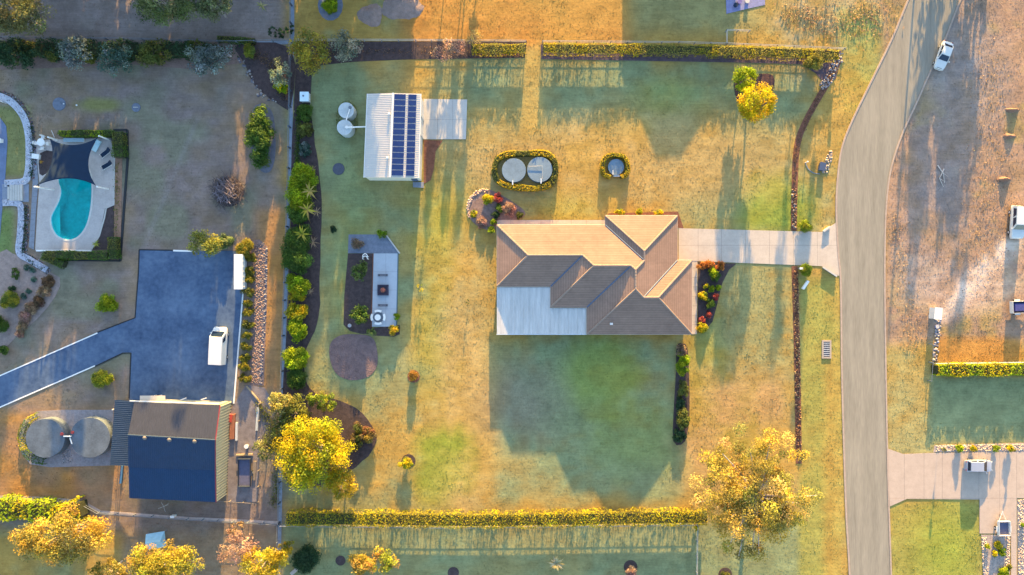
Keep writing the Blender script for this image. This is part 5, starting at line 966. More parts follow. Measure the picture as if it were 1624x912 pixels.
o = MB().cyl((0, 0, 0), .09, 6.5, 8).tube([(-.5, 0, 6.2), (.5, 0, 6.2)], .05, 6).build('power_pole', wood); o.location = (-7.2, 50, 0); tag(o, 'slim timber pole beyond the top edge above the shed apron', 'pole'); o = MB().cyl((0, 0, 0), .14, 9.5, 8).tube([(-.9, 0, 9), (.9, 0, 9)], .07, 6).build('power_pole', wood); o.location = (64.2, 52, 0); tag(o, 'timber power pole standing at the road beyond the top edge', 'pole')
o = MB().cyl((0, 0, 0), .07, 2.2, 8).box((0, 0, 2.0), (.5, .05, .4)).build('sign_post', greywood); o.location = P(1325, 92); tag(o, 'thin sign post at the hedge corner near the road', 'sign')
# ---- patio corner of the north neighbour
slab('neighbour_patio', [(1150, -40), (1213, -40), (1213, 8), (1185, 14), (1152, 22)], 0, .06, mat('violet_pavers', (.19, .19, .33), .85, .25, 2)); [tag(MB().cyl(P(a_, b_, .06), .28, .4, 12, .36).build('plant_pot', m_), l_, 'pot') for a_, b_, m_, l_ in ((1172, 4, mat('violet_pot', (.13, .10, .26), .6, .2, 2), 'violet pot on the paved patio at the top edge'), (1184, 3, palecon, 'pale pot on the paved patio at the top edge'), (1166, 9, navyc, 'navy pot nearest the paved patio corner'))]

# ================================================================== VEGETATION
ORD = ['first', 'second', 'third', 'fourth', 'fifth', 'sixth', 'seventh', 'eighth', 'ninth', 'tenth', 'eleventh', 'twelfth']
# ---- hedges
hedge('hedge', 'clipped yellow-green hedge along the north fence, left of the gap', [(748, 79), (790, 79), (834, 79)], 1.5, 1.6, 'hedged', pal2='hedge', leggy=True); hedge('hedge', 'long clipped hedge along the north fence, right of the gap', [(861, 78), (960, 79), (1075, 80), (1150, 82), (1240, 85), (1328, 89)], 1.6, 1.6, 'hedged', pal2='hedge', leggy=True)
hedge('hedge', 'long bright yellow hedge along the south boundary', [(456, 821), (600, 822), (760, 824), (900, 822), (1000, 820), (1120, 819)], 2.3, 1.75, 'hedge', pal2='yellow', dens=50, leggy=True)
hedge('hedge', 'bright yellow hedge across the road below the orange strip', [(1482, 586), (1560, 586), (1650, 585)], 1.9, 1.6, 'yellow', pal2='lime', leaf=.28, dens=38)
hedge('hedge', 'hedge along the top of the pool terrace', [(96, 212.5), (140, 212), (182, 212)], .95, 1.3, 'green', pal2='lime'); hedge('hedge', 'thick hedge block at the upper right pool corner', [(190, 210), (190, 232), (190, 250)], 1.9, 1.4, 'green', pal2='olive'); hedge('hedge', 'hedge block at the lower right pool corner', [(181, 376), (181, 396), (181, 411)], 1.6, 1.3, 'green', pal2='olive'); hedge('hedge', 'hedge along the bottom of the pool terrace', [(72, 404), (120, 405), (172, 405)], 1.3, 1.3, 'green', pal2='olive'); hedge('hedge', 'short hedge wedge at the lower left pool corner', [(70, 407), (88, 414), (103, 420)], 1.2, 1.2, 'green', pal2='olive')
hedge('hedge', 'overgrown lime green hedge at the bottom left', [(-20, 806), (20, 806), (60, 808), (100, 812), (132, 806)], 3.0, 2.6, 'lime', pal2='yellow', leaf=.36, dens=22, ragged=.3)
hedge('hedge', 'golden ring hedge around the pair of blue-lidded tanks', [(784, 270), (790, 252), (808, 244), (832, 244), (862, 243), (878, 253), (881, 272), (874, 291), (852, 299), (830, 298), (806, 295), (790, 287)], .85, 1.0, 'gold', pal2='olive', closed=True, core=True, dens=70)
hedge('hedge', 'golden round hedge open at the bottom around the single tank', [(968, 281), (957, 276), (956, 258), (963, 248), (976, 246), (989, 249), (995, 260), (994, 276), (984, 281)], .6, .95, 'gold', pal2='hedge', dens=75)
hedge('hedge', 'low dark green groundcover ring around the pale shed tanks', [(536, 188), (540, 170), (550, 163), (562, 172), (565, 190), (561, 208), (548, 216), (538, 207)], .55, .35, 'olive', closed=True, leaf=.15, core=False); hedge('hedge', 'yellow-green border hedge around the left grey tank', [(62, 657), (44, 668), (34, 690), (38, 712), (52, 727), (72, 732)], .9, .8, 'green', pal2='yellow', core=False)
hedge('hedge', 'row of low shrubs beside the grey fence at top left', [(346, 62), (375, 64), (405, 66)], .9, .9, 'green', pal2='olive')
hedge('hedge', 'shaded dark green thicket along the fence at the top left', [(-10, 78), (60, 78), (130, 79), (200, 80), (270, 80), (345, 82)], 2.4, 1.7, 'dark', pal2='olive', leaf=.32, dens=26, ragged=.45)
# ---- groundcover in the beds
def cover(name, pts, w, n, pal, h=.3, leaf=.22):
    path = spline(PP(pts), 5); A_ = np.array([list(p) for p in path]); i = RNG.integers(0, len(A_) - 1, n); t = RNG.random((n, 1)); Q = A_[i] * (1 - t) + A_[i + 1] * t; Q[:, :2] += RNG.normal(0, w * .3, (n, 2)); Q[:, 2] = RNG.uniform(.05, h, n); o = leaf_cloud(name, Q, np.tile([0, 0, .7], (n, 1)), leaf, pick(PAL[pal], n, .2)); o['kind'] = 'stuff'
cover('groundcover', [(474, 172), (472, 250), (470, 300)], .8, 1500, 'green'); cover('groundcover', [(1318, 118), (1290, 170), (1264, 232), (1260, 300), (1259, 360)], .8, 500, 'brown'); cover('groundcover', [(1262, 430), (1264, 560), (1267, 730)], .7, 700, 'brown'); cover('groundcover', [(480, 96), (560, 82), (700, 82), (830, 88)], 1.2, 700, 'brown'); cover('groundcover', [(186, 260), (186, 320), (184, 376)], .7, 260, 'olive'); cover('groundcover', [(410, 640), (440, 700), (435, 800)], 1.5, 1300, 'olive', .35); cover('groundcover', [(470, 760), (540, 720), (580, 690)], 2.0, 900, 'brown', .4); cover('groundcover', [(50, 200), (52, 240), (50, 280)], .6, 420, 'dark'); cover('groundcover', [(41, 330), (41, 370), (40, 405), (70, 428)], .6, 420, 'dark'); cover('groundcover', [(90, 85), (200, 82), (370, 84)], 2.2, 1600, 'dark', .5, .3); cover('groundcover', [(400, 85), (440, 110), (450, 155)], 1.6, 700, 'brown')
cover('roadside_weeds', [(1250, 20), (1330, 40), (1400, 20)], 5.0, 900, 'dry', .25, .3); cover('roadside_weeds', [(1420, 350), (1440, 470), (1450, 560)], 3.0, 600, 'dry', .15, .2); cover('roadside_weeds', [(1560, 100), (1570, 250), (1550, 420)], 6.0, 900, 'dry', .18, .22)
# ---- big trees of the lot
tree('yellow_tree', 'large bright yellow tree at the lower left of the lot', 497, 718, 66, 66, 8.2, 'yellow', clumps=150, per=135, leaf=.27, zc=4.6, rz=3.5, cr=1.15, bk=palebark, limbs=14, up=.5)
tree('golden_tree', 'golden small tree against the bottom of the large yellow tree', 541, 768, 25, 30, 5.0, 'gold', clumps=40, per=60, leaf=.3, bk=palebark); tree('pale_yellow_tree', 'pale yellow tree above left of the large yellow tree', 443, 640, 24, 20, 4.6, [(.46, .38, .09), (.40, .36, .10), (.3, .3, .1)], clumps=34, per=60, leaf=.3); tree('silver_tree', 'dull olive tree between pale yellow tree and large yellow tree', 466, 655, 30, 28, 4.0, 'olive', clumps=44, per=60, leaf=.3, bk=palebark); tree('lime_tree', 'yellow-green tree above the large yellow tree', 508, 638, 27, 17, 3.8, [(.34, .34, .03), (.22, .27, .03), (.14, .2, .03)], clumps=36, per=60, leaf=.28); tree('olive_tree', 'straggly pale olive tree beside the dark open trailer', 416, 713, 17, 18, 3.4, [(.36, .33, .13), (.24, .24, .09), (.18, .2, .06)], clumps=24, per=45, leaf=.26); tree('green_tree', 'shaded green tree beside the gutter lengths of the barn yard', 446, 690, 30, 34, 3.6, 'olive', clumps=44, per=60, leaf=.28)
shrub('red_shrub', 'red-brown shrub on the right side of the lower left garden', 583, 690, 13, [(.26, .11, .06), (.3, .22, .05), (.16, .12, .05)], 1.4, leaf=.2); shrub('yellow_shrub', 'yellow spotted shrub right of the large yellow tree', 567, 690, 12, [(.34, .3, .03), (.16, .12, .05), (.1, .12, .03)], 1.6, 22, leaf=.2)
gum = dict(bk=palebark, leaf=.28)
tree('gum_tree', 'big open golden gum tree with pale limbs by the road', 1198, 782, 92, 98, 12.5, [(.52, .37, .07), (.46, .36, .06), (.36, .30, .06), (.26, .25, .06), (.58, .41, .13), (.2, .2, .06)], clumps=190, per=165, zc=7.6, rz=3.6, cr=1.15, limbs=40, up=.2, shell=(.42, 1.05), trunk_r=.4, lean=(1.2, -1.6), **gum)
tree('gum_tree', 'broad amber gum tree at the bottom left corner', 97, 848, 80, 46, 9.5, 'amber', clumps=110, per=125, zc=6.0, rz=3.2, cr=1.15, limbs=18, up=.4, trunk_r=.28, **gum); tree('gum_tree', 'yellow gum tree below the tarpaulin tent', 262, 892, 68, 36, 8.5, [(.46, .36, .04), (.40, .36, .04), (.3, .3, .04), (.44, .28, .07)], clumps=90, per=125, zc=5.4, cr=1.1, limbs=14, up=.4, **gum); tree('gum_tree', 'golden gum tree at the bottom right of the dead branches', 420, 892, 42, 26, 7.5, 'gold', clumps=50, per=115, zc=5.0, cr=.95, limbs=10, **gum); tree('dead_tree', 'pinkish brown dying tree above the golden gum', 378, 868, 34, 30, 6.0, 'pinkdry', clumps=44, per=48, zc=4.0, cr=.8, limbs=18, leaf=.26, bk=palebark); tree('gum_tree', 'small pale gold gum tree along the bottom fence', 374, 838, 16, 12, 4.0, 'dry', clumps=16, per=40, leaf=.25); tree('gum_tree', 'olive gold tree between amber gum and yellow gum', 172, 905, 34, 20, 6.0, [(.36, .28, .05), (.25, .22, .05)], clumps=36, per=60, **gum); tree('gum_tree', 'slim gold tree right of the golden gum at bottom', 455, 868, 13, 14, 4.2, 'gold', clumps=18, per=45, leaf=.26)
shrub('dark_bush', 'dark green bush beside the pale grey log', 487, 886, 23, 'dark', 2.4, leaf=.28); tree('mixed_tree', 'gold and lime tree at the bottom below the long hedge', 604, 893, 28, 22, 4.2, [(.44, .34, .05), (.3, .34, .04), (.46, .27, .06)], clumps=34, per=60, leaf=.3, group=None); shrub('amber_bush', 'amber bush left of the gold and lime tree', 572, 893, 17, 'amber', 2.4, 20, leaf=.26)
fronds('agave', 'pale spiky agave on the south neighbour lawn', 882, 893, 17, 22, [(.48, .42, .28), (.40, .38, .22), (.45, .33, .12)], .35, droop=.15, wid=.2, trunk=False); shrub('tan_bush', 'tan bush in a mulch ring at the bottom edge', 1000, 907, 9, 'pinkdry', .9, leaf=.17); shrub('tan_bush', 'dim bush in a mulch ring right of the tan one', 1151, 915, 9, 'olive', .8, leaf=.17); shrub('fence_shrub', 'small yellow shrub at the corner of the pale fences', 1104, 835, 4, 'yellow', 1.0, 8, leaf=.15, parts=False)
for k, (a_, b_, r_, l_) in enumerate(((930, 960, 40, 0), (1210, 930, 40, 0))): pass
# ---- top left trees in shade
tree('gum_tree', 'olive gum tree in the top left corner', 26, 22, 58, 40, 9, [(.17, .17, .06), (.22, .2, .08), (.13, .15, .06)], clumps=80, per=105, zc=6.2, cr=1.1, limbs=12, **gum); tree('gum_tree', 'green gum tree at the top edge above the silver shrub', 262, 6, 60, 32, 8.5, [(.15, .19, .06), (.2, .22, .09), (.1, .14, .05)], clumps=80, per=105, zc=5.8, cr=1.05, limbs=10, **gum); tree('gum_tree', 'pale green gum tree at top edge, right of the green gum', 338, 8, 32, 28, 7, [(.22, .24, .11), (.16, .19, .08)], clumps=46, per=100, zc=4.6, limbs=8, **gum); tree('dark_tree', 'dark green tree at the left edge of the north garden', 22, 86, 46, 24, 4.6, 'dark', clumps=56, per=60, leaf=.32); tree('silver_tree', 'silvery shrub tree, left of the teal one', 116, 84, 30, 26, 4.4, 'silver', clumps=46, per=50, leaf=.3); tree('teal_tree', 'teal green shrub tree between the silvery trees', 181, 95, 32, 26, 4.2, 'teal', clumps=46, per=50, leaf=.3); tree('olive_tree', 'olive round tree right of the teal shrub tree', 240, 86, 30, 21, 3.6, 'olive', clumps=42, per=60, leaf=.28); tree('silver_tree', 'silvery shrub tree near the stone garden corner', 332, 93, 40, 28, 4.6, 'silver', clumps=54, per=50, leaf=.3); shrub('olive_bush', 'olive bush left of the silvery tree on the fence', 83, 84, 14, 'olive', 1.6); shrub('green_bush', 'yellow-green bush between silvery and teal trees', 143, 94, 10, [(.2, .2, .03), (.14, .16, .03)], 1.5); shrub('green_bush', 'bright green bush left of the stone garden silvery tree', 303, 76, 10, 'green', 1.5)
shrub('green_bush', 'small yellow-green bush at the top of the stone garden', 397, 80, 10, [(.24, .26, .03), (.18, .22, .05)], 1.4, 13); tree('grey_tree', 'pale silvery tree in the stone garden by the fence', 441, 116, 19, 23, 3.4, [(.33, .38, .27), (.2, .26, .18), (.12, .17, .11)], clumps=30, per=40, leaf=.26); shrub('green_bush', 'small lime bush below the pale silvery tree', 446, 139, 12, 'lime', 1.2, 10); tree('golden_tree', 'gold and olive tree at the north end of the west fence', 492, 80, 38, 36, 5.2, [(.42, .33, .04), (.3, .27, .04), (.2, .21, .04), (.46, .34, .04)], clumps=58, per=60, leaf=.3); tree('silver_tree', 'silvery tree right of the gold and olive tree', 547, 74, 27, 29, 4.8, [(.32, .32, .24), (.22, .24, .18), (.13, .17, .12)], clumps=44, per=48, leaf=.28); tree('bare_tree', 'pinkish twiggy tree over the north fence', 712, 78, 33, 20, 3.6, 'pinkdry', clumps=34, per=30, leaf=.22, limbs=24); tree('bare_tree', 'yellowish twiggy tree left of the north hedge', 752, 62, 20, 22, 2.6, [(.4, .33, .12), (.35, .26, .12)], clumps=22, per=26, leaf=.2, limbs=14)
for k, (a_, b_, r_) in enumerate(((433, 52, 7), (447, 52, 7), (460, 46, 7))): tree('conifer', 'dark small conifer above the stone garden, %s from left' % ORD[k], a_, b_, r_, r_ + 3, 2.6, 'dark', clumps=14, per=36, leaf=.2, group='conifers above the stone garden', zc=1.3, rz=1.3)
fronds('palm', 'dry yellow star of palm leaves at the top edge', 416, 10, 13, 8, [(.42, .34, .14), (.3, .28, .1)], 1.0); shrub('green_bush', 'green bush in a grey ring beyond the top fence', 525, 9, 14, 'lime', 1.8); slab('mulch_ring', [(524 + 20 * math.cos(a_ * .4488), 8 + 25 * math.sin(a_ * .4488)) for a_ in range(14)], 0, .03, bluegrey)
# ---- west lot shrubs
shrub('oval_bush', 'tall oval green bush in a stone bed on the worn lawn', 412, 218, 20, 'green', 2.6, 50, leaf=.28, clumps=70, dens=1.2); tree('olive_tree', 'light olive tree at the top of the sealed yard', 325, 386, 26, 27, 4.6, [(.33, .31, .05), (.27, .27, .05), (.2, .22, .05)], clumps=52, per=60, leaf=.27); shrub('green_bush', 'green bush right of the light olive tree', 358, 383, 13, [(.14, .2, .06), (.22, .26, .1)], 1.5); shrub('yellow_shrub', 'yellow-green bush at the head of the clipped shrub row', 388, 393, 15, [(.27, .25, .03), (.2, .2, .03), (.3, .25, .03)], 1.6)
for k, yv in enumerate((410, 430, 444, 464, 480, 495, 515, 531, 549, 568, 581, 600)): shrub('row_shrub', 'clipped yellow-green shrub between yard and pebbles, %s from the top' % ORD[k], 397 - (yv - 405) * .045, yv, 10 if k % 3 else 11, [(.28, .24, .025), (.2, .19, .025), (.12, .14, .03)], 1.1, 8, group='row of shrubs beside the sealed yard', leaf=.17)
shrub('round_bush', 'round bright green bush on the lawn above the sealed drive', 172.5, 480, 18, 'lime', 1.6, 15); shrub('round_bush', 'round yellow-green bush on the lawn below the sealed drive', 162, 601, 18, [(.34, .34, .03), (.26, .3, .02)], 1.6, 14); shrub('garden_bush', 'yellow-green bush in the sandy garden at left', 17, 477, 16, [(.3, .28, .03), (.14, .19, .03), (.1, .15, .03)], 1.5, 15); shrub('garden_bush', 'green bush cut by the left edge of sandy garden', 2, 515, 12, 'green', 1.4, 14); shrub('garden_bush', 'small green bush, topmost in the sandy garden', 25, 434, 6, 'green', .9, 10); shrub('garden_bush', 'small dark green bush below the topmost in the sandy garden', 19, 458, 6, 'dark', .8); shrub('garden_bush', 'low green shrub at the lower left of sandy garden', 8, 555, 10, 'green', .8, 8)
for k, (a_, b_, r_, pl) in enumerate(((76, 446, 10, 'brown'), (70, 462, 10, 'dry'), (63, 478, 10, 'brown'), (50, 488, 10, 'dry'), (40, 502, 11, 'pinkdry'), (36, 518, 10, 'dry'), (32, 530, 7, 'pinkdry'))): shrub('dry_shrub', 'dry brown shrub on the terrace slope, %s from the top' % ORD[k], a_, b_, r_, pl, .8, leaf=.18, group='dry shrubs on the slope')
for k, (a_, b_, r_) in enumerate(((42, 424, 5), (52, 428, 5), (54, 443, 5), (45, 462, 5), (38, 470, 5))): shrub('pale_plant', 'small pale grey-green plant in sandy soil, %s from the top' % ORD[k], a_, b_, r_, 'teal', .4, leaf=.14, group='pale plants in sandy garden', parts=False)
fronds('pool_plant', 'yellow spiky plant in the lower pool garden', 153, 387, 9, 9, [(.42, .42, .05), (.3, .34, .05)], .4, trunk=False); fronds('pool_plant', 'orange spiky plant in the upper pool garden', 66, 257, 6, 8, [(.5, .3, .03), (.45, .22, .03)], .4, trunk=False)
# ---- west garden bed of the main lot
wb_ = ((486, 179, 9, 12, 'green', 1.3, 'dark green shrub in the west bed just below the white box'), (484, 206, 9, 11, 'olive', 1.2, 'olive shrub in the west bed above the grey-green one'), (484, 238, 7, 10, 'teal', 1.0, 'grey-green small shrub in the west bed opposite the pit cover'), (481, 283, 16, 20, 'lime', 2.2, 'large lime shrub in the west bed above the palms'), (474, 316, 14, 22, 'lime', 2.4, 'lime shrub in the west bed left of the upper palms'), (472, 337, 13, 14, 'green', 2.0, 'green shrub in the west bed between the palms'), (474, 378, 16, 16, 'green', 2.2, 'green shrub in the west bed below lower palm'), (471, 405, 17, 22, 'green', 2.4, 'widest green shrub of the west bed'), (472, 452, 13, 15, 'lime', 1.8, 'lime shrub in the west bed below the widest one'), (473, 464, 11, 10, 'yellow', 1.5, 'bright yellow shrub in the west bed beside the patio garden'), (472, 495, 14, 11, 'yellow', 1.6, 'bright yellow wide shrub in the west bed, lower one'), (472, 522, 11, 15, 'lime', 1.6, 'lime narrow shrub in the west bed near the mulch circle'), (469, 569, 14, 15, 'lime', 1.9, 'lime round shrub in the west bed below the gap'), (470, 598, 11, 14, 'green', 1.6, 'green shrub lowest in the west bed'))
for a_, b_, rx, ry, pl, hh, lb in wb_: shrub('bed_shrub', lb, a_, b_, rx * 1.38, pl, hh, ry * 1.32, leaf=.24, dens=1.2)
for a_, b_, r_, pl, lb in ((492, 303, 20, [(.42, .38, .06), (.46, .34, .10)], 'yellow palm in the west bed, uppermost of three'), (488, 333, 21, [(.46, .40, .05), (.42, .3, .08)], 'yellow palm in the west bed, middle of three'), (480, 371, 20, [(.46, .42, .04), (.4, .34, .05)], 'yellow palm in the west bed, lowest of three')): fronds('palm', lb, a_, b_, r_, 9, pl, 2.0, cat='palm', wid=.14)
for a_, b_, r_, lb in ((497, 268, 9, 'dry brown palm sprout at the top of the palms'), (503, 336, 12, 'dry pinkish palm sprout beside the middle palm'), (497, 384, 14, 'dry pale palm sprout beside the lowest palm'), (493, 462, 9, 'dry thin sprout opposite the bright yellow shrub')): fronds('dry_palm', lb, a_, b_, r_, 9, 'dry', 1.0, droop=.7, wid=.10)
# ---- patio garden
tree('patio_tree', 'green leafy bush in the patio garden, upper one', 573, 431, 17, 17, 2.6, [(.11, .16, .035), (.2, .24, .07), (.08, .13, .03)], cat='shrub', clumps=30, per=50, leaf=.26); tree('patio_tree', 'green leafy bush in the patio garden, lower one', 571, 502, 18, 17, 2.6, 'green', cat='shrub', clumps=32, per=50, leaf=.26); shrub('bed_plant', 'lime plant at the top right of the stone bed', 606, 371, 8, 'lime', .9, leaf=.2); shrub('dry_shrub', 'dead brown shrub in the stone bed', 566, 387, 12, 'dry', .7, 9, leaf=.2, dens=.5); shrub('bed_plant', 'small lime bush on the right edge of the patio', 630, 502, 6, 'lime', .8); shrub('bed_plant', 'golden bush at the lower right patio corner', 625, 523, 9, 'gold', 1.0); shrub('bed_plant', 'pale green plant below the round patio table', 590, 526, 9, [(.3, .33, .16), (.18, .22, .07)], .7, 6); shrub('lawn_tuft', 'dark scruffy tuft on the lawn left of the stone bed', 529, 363, 6, 'dark', .4, parts=False)
# ---- lawn shrubs
shrub('round_bush', 'round orange-brown bush in a mulch ring on the lawn', 656, 596, 9, [(.4, .24, .03), (.3, .16, .04)], 1.3, leaf=.16); shrub('round_bush', 'yellow bush on the lawn near the long hedge', 645, 735, 13, 'yellow', 1.5, 9, leaf=.18); tree('sapling', 'thin yellow sapling on the lawn right of the patio', 666, 456, 8, 8, 1.9, 'yellow', clumps=12, per=14, leaf=.17, limbs=6, trunk_r=.03); tree('sapling', 'spindly green sapling on the lawn near the house', 742, 478, 3, 5, 1.6, 'green', clumps=6, per=10, leaf=.14, limbs=3, trunk_r=.03)
tree('ball_tree', 'round lime green tree, upper of the two on the front lawn', 1181, 125, 18, 18, 4.8, 'lime', clumps=48, per=70, leaf=.24, zc=3.1, rz=1.6, cr=.55, shell=(.8, 1.)); tree('ball_tree', 'round golden tree, lower and larger of two on front lawn', 1200, 162, 28, 27, 7.0, [(.52, .44, .012), (.58, .46, .012), (.58, .38, .015), (.36, .38, .015)], clumps=80, per=80, leaf=.26, zc=4.5, rz=2.5, cr=.75, shell=(.78, 1.))
shrub('corner_bush', 'olive bush where the north hedge meets the road corner', 1289, 100, 16, 'hedged', 2.3, 14); shrub('topiary_ball', 'clipped lime ball above the driveway mouth', 1277, 359, 10.5, [(.26, .3, .025), (.2, .26, .02)], 1.5, leaf=.14); shrub('topiary_ball', 'clipped lime ball below the driveway mouth', 1277.5, 429, 10.5, [(.26, .3, .025), (.2, .26, .02)], 1.5, leaf=.14)
# ---- bed at the house's north-west corner
for a_, b_, r_, pl, hh, lb in ((774, 316, 9, 'yellow', 1.0, 'yellow-green shrub at the top of the corner garden'), (790, 314, 8, 'red', .9, 'red shrub in the corner garden by the house'), (807, 331, 11, 'pinkdry', 1.1, 'pinkish round shrub above the house wall'), (793, 329, 8, 'green', .8, 'dark green shrub between red and pinkish shrubs'), (785, 341, 7, 'dark', .7, 'blue-dark low shrub in the middle of the corner garden'), (751, 339, 6, 'yellow', .6, 'yellow ball plant at the left rim of the corner garden'), (764, 352, 10, 'pinkdry', .7, 'pale pink shrub at the lower rim of corner garden'), (783, 353, 6, 'lime', .8, 'lime plant at the house corner, upper'), (779, 364, 6, 'lime', .7, 'lime plant at the house corner, lower'), (824, 341, 6, 'olive', .6, 'olive plant at the right end of the corner garden')): shrub('garden_shrub', lb, a_, b_, r_, pl, hh, leaf=.17)
# ---- bed east of the house
for a_, b_, r_, pl, hh, lb in ((1113, 421, 8, 'orange', .9, 'orange shrub by the driveway, nearest the house'), (1126, 420, 8, 'orange', 1.0, 'orange shrub by the driveway, middle of three'), (1142, 421, 8, 'orange', .9, 'orange shrub by the driveway, furthest from the house'), (1131, 431, 8, 'lime', 1.2, 'bright lime shrub below the orange shrubs'), (1135, 440, 8, 'green', 1.0, 'green shrub below the bright lime shrub'), (1120, 454, 5, 'yellow', .7, 'small yellow plant on the left of the east bed'), (1128, 458, 6, 'lime', .8, 'lime plant in the middle of the east bed'), (1139, 456, 5, 'lime', .7, 'small lime ball on the right of the east bed'), (1115, 470, 8, 'yellow', .9, 'yellow shrub beside the house path'), (1134, 470, 6, 'red', .9, 'red shrub in the middle of the east bed'), (1126, 482, 8, 'green', .8, 'dull green shrub below the red one'), (1125, 499, 6, 'red', .8, 'pale red shrub low in the east bed'), (1113, 507, 6, 'red', .6, 'dark red low shrub near the path'), (1113, 520, 9, 'yellow', .8, 'yellow wide shrub at the bottom of the east bed')): shrub('garden_shrub', lb, a_, b_, r_, pl, hh, leaf=.17)
for a_, b_, r_, hh, lb in ((983, 336, 9, .9, 'yellow shrub at the garage wall, leftmost'), (1014, 337, 6, .7, 'yellow small shrub at the garage wall, middle'), (1044, 337, 8, .9, 'yellow shrub at the garage wall, rightmost')): shrub('garden_shrub', lb, a_, b_, r_, 'yellow', hh, 6, leaf=.16)
# ---- strip bed south-east of the house
for a_, b_, rx, ry, pl, hh, lb in ((1081, 557, 7, 8, 'dry', .8, 'dry shrub at the top of the narrow strip bed'), (1082, 578, 9, 14, 'lime', 1.3, 'large lime shrub in the narrow strip bed'), (1082, 618, 8, 12, 'olive', .9, 'dark shrub in the middle of the narrow strip bed'), (1083, 662, 9, 13, 'olive', 1.2, 'yellowish shrub low in the narrow strip bed'), (1078, 640, 7, 8, 'dark', .7, 'dim small shrub in the narrow strip bed'), (1077, 690, 8, 9, 'dark', .8, 'dark shrub at the lower end of the narrow strip bed')): shrub('strip_shrub', lb, a_, b_, rx * 1.25, pl, hh * 1.2, ry * 1.45, leaf=.2, dens=1.2)
# ---- right neighbour
for k, (a_, r_) in enumerate(((1521, 7), (1543, 6), (1579, 6), (1600, 6))): shrub('border_shrub', 'yellow-lime shrub in the pebble border, %s from the left' % ORD[k], a_, 711, r_, 'yellow' if k % 2 else 'lime', 1.0, leaf=.16, group='shrubs in the pebble border')
for lab, a_ in (('thin sapling in the pebble border, left one', 1497), ('thin sapling in the pebble border, right one', 1607)): tree('sapling', lab, a_, 713, 4, 4, 2.6 if a_ < 1500 else 1.8, 'olive', clumps=12, per=24, leaf=.15, limbs=3, trunk_r=.03)
for k, (a_, b_, r_, pl) in enumerate(((1582, 864, 7, 'yellow'), (1589, 875, 7, 'lime'), (1577, 878, 6, 'yellow'), (1566, 866, 4, 'lime'), (1599, 899, 5, 'olive'), (1590, 909, 10, 'lime'), (1622, 832, 4, 'lime'))): shrub('gravel_plant', 'green plant in the gravel garden below the trailer, %s from the top' % ORD[k], a_, b_, r_, pl, .7, leaf=.16, group='plants in gravel garden', parts=False)
# ---- trees standing beyond the top edge: they shade the west half and throw streaks over the road
scr = dict(group='screen trees beyond the top edge', limbs=4, leaf=.75)
sl = 'tall dense gum tree beyond the top edge'
for i, (X, Y, rx, ry, hh) in enumerate(((-86, 58, 6, 5, 15), (-77.0, 57, 4.6, 5, 16.5), (-69.6, 58, 3.4, 5, 10), (-62.6, 60, 5.2, 5, 17), (-56, 57, 4.6, 5, 14), (-51, 60, 2.0, 3, 17.8), (-49, 60, 4.0, 5, 13.5), (-45.2, 59, 2.4, 3, 18.4), (-43.6, 57, 3.4, 5, 11), (-38, 55, 3.2, 4, 6.2), (-31.5, 56, 3.4, 4, 12.5), (-26.5, 58, 4.0, 4, 13.5), (-21.0, 56, 4.0, 4, 12.8), (-16.4, 60, 2.6, 4, 8.5))):
    zc_ = hh * .5; k_ = (H - zc_) / H / S; tree('screen_tree', sl, CX + X / k_, CY - Y / k_, rx / k_, ry / k_, hh, 'olive', clumps=90, per=46, zc=zc_, rz=hh * .5, cr=1.4, up=0., shell=(.2, .95), **scr)
for X, Y, rx, hh in ((70.5, 53, 1.5, 9), (75, 60, 2.4, 12)):
    zc_ = hh * .5; k_ = (H - zc_) / H / S; tree('roadside_tree', 'slim gum tree beside the road beyond the top edge', CX + X / k_, CY - Y / k_, rx / k_, rx / k_, hh, 'olive', clumps=30, per=26, zc=zc_, rz=hh * .5, cr=.8, up=0., shell=(.2, .95), group='roadside trees beyond the top edge', limbs=4, leaf=.6)
for X, Y, rx, hh in ((-88, 53, 5, 3.5), (-80, 54, 5, 4), (-73, 53, 4.4, 3.2), (-65.5, 54, 4.4, 4), (-58, 53, 4.6, 3.6), (-50, 54, 4.6, 3.4), (-43, 53, 3.6, 3.4), (-33, 52, 3.6, 3.2), (-26.5, 53, 3.8, 3.6), (-20, 52.5, 3.6, 3)):
    shrub('screen_bush', 'dense dark bush under the gum trees beyond the top edge', CX + X * S, CY - Y * S, rx * S, 'dark', hh, 20, group='screen bushes beyond the top edge', leaf=.6)
for X, Y, rx, hh in ((67.2, 58, 2.6, 11), (72.2, 50, 3.2, 7.5)):
    zc_ = hh * .5; k_ = (H - zc_) / H / S; tree('shade_tree', 'leafy tree on the far side of the bend beyond the top edge', CX + X / k_, CY - Y / k_, rx / k_, rx / k_, hh, 'olive', clumps=44, per=32, zc=zc_, rz=hh * .5, cr=1.1, up=0., shell=(.2, .95), group='shade trees beyond the bend', limbs=4, leaf=.6)
for X, Y, rx, hh in ((-10.2, 56, .8, 9.5), (-7.6, 53, .6, 8), (-5.0, 57, .8, 10.5), (46.6, 56, 1.0, 16.5), (50.4, 54, .6, 15)):
    zc_ = hh * .55; k_ = (H - zc_) / H / S; tree('slim_tree', 'slim open tree beyond the top edge', CX + X / k_, CY - Y / k_, rx / k_, rx / k_, hh, 'olive', clumps=30, per=16, zc=zc_, rz=hh * .45, cr=.6, up=0., shell=(.1, .95), group='slim trees beyond the top edge', limbs=5, leaf=.5, trunk_r=.1)
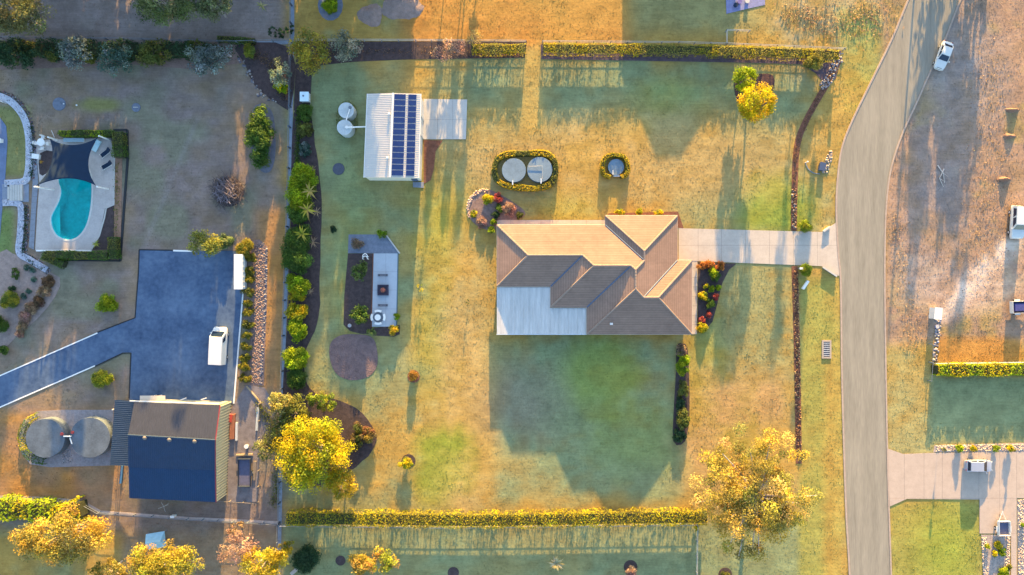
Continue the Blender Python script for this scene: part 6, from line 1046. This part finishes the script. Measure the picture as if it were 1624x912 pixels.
# ---- grass: fine tufts over the lawns
n = 170000; X = RNG.uniform(-82, 82, n); Y = RNG.uniform(-47, 47, n); px_, py_ = X * S + CX, CY - Y * S; bad = np.zeros(n, bool)
road_poly = [(p.x, p.y) for p in lp] + [(p.x, p.y) for p in rp[::-1]]; bad |= inside(road_poly, X, Y)
for o in list(bpy.data.objects):
    if o.get('kind') == 'structure' and o.parent is None and o.type == 'MESH' and o.name.split('.')[0] not in ('ground', 'road', 'kerb'):
        co_ = np.array([list(v.co) for v in o.data.vertices]); zt = co_[:, 2].max()
        for f in o.data.polygons:
            if f.normal.z > .5:
                q = [(o.data.vertices[i].co.x, o.data.vertices[i].co.y) for i in f.vertices]; qx = [a[0] for a in q]; qy = [a[1] for a in q]; sel = np.where((X > min(qx)) & (X < max(qx)) & (Y > min(qy)) & (Y < max(qy)))[0]
                if len(sel): bad[sel[inside(q, X[sel], Y[sel])]] = True
bad |= inside([(p.x, p.y) for p in ex], X, Y)
for poly in (wp, [(p.x, p.y) for p in wpts], [(p.x, p.y) for p in bw]): bad |= inside(poly, X, Y)
X, Y, px_, py_ = X[~bad], Y[~bad], px_[~bad], py_[~bad]; n = len(X); T = lawn_tint(px_, py_) * (1 + RNG.normal(0, .12, (n, 1))) * np.array([1.04, 1.05, .95])
patch = .5 + .5 * vnoise(X, Y, 1.6, 21) + .35 * vnoise(X, Y, 5, 22); hgt = (.025 + .05 * RNG.random(n)) * np.clip(.5 + patch, .35, 1.6); a_ = RNG.uniform(0, math.pi, n); w_ = RNG.uniform(.05, .11, n); ln = RNG.normal(0, .4, (n, 2)) * hgt[:, None]
d0 = np.stack([np.cos(a_) * w_, np.sin(a_) * w_], 1); B0 = np.stack([X, Y], 1); V = np.zeros((n, 3, 3)); V[:, 0, :2] = B0 - d0; V[:, 1, :2] = B0 + d0; V[:, 2, :2] = B0 + ln; V[:, 2, 2] = hgt; V[:, :2, 2] = -.005
me = fastmesh('grass', V.reshape(-1, 3), np.arange(n * 3).reshape(-1, 3)); set_tint(me, np.repeat(T, 3, 0)); o = link('grass', me, BLADE); o['kind'] = 'stuff'; tag(o, 'short dry and green grass of the lawns and verges', 'grass')
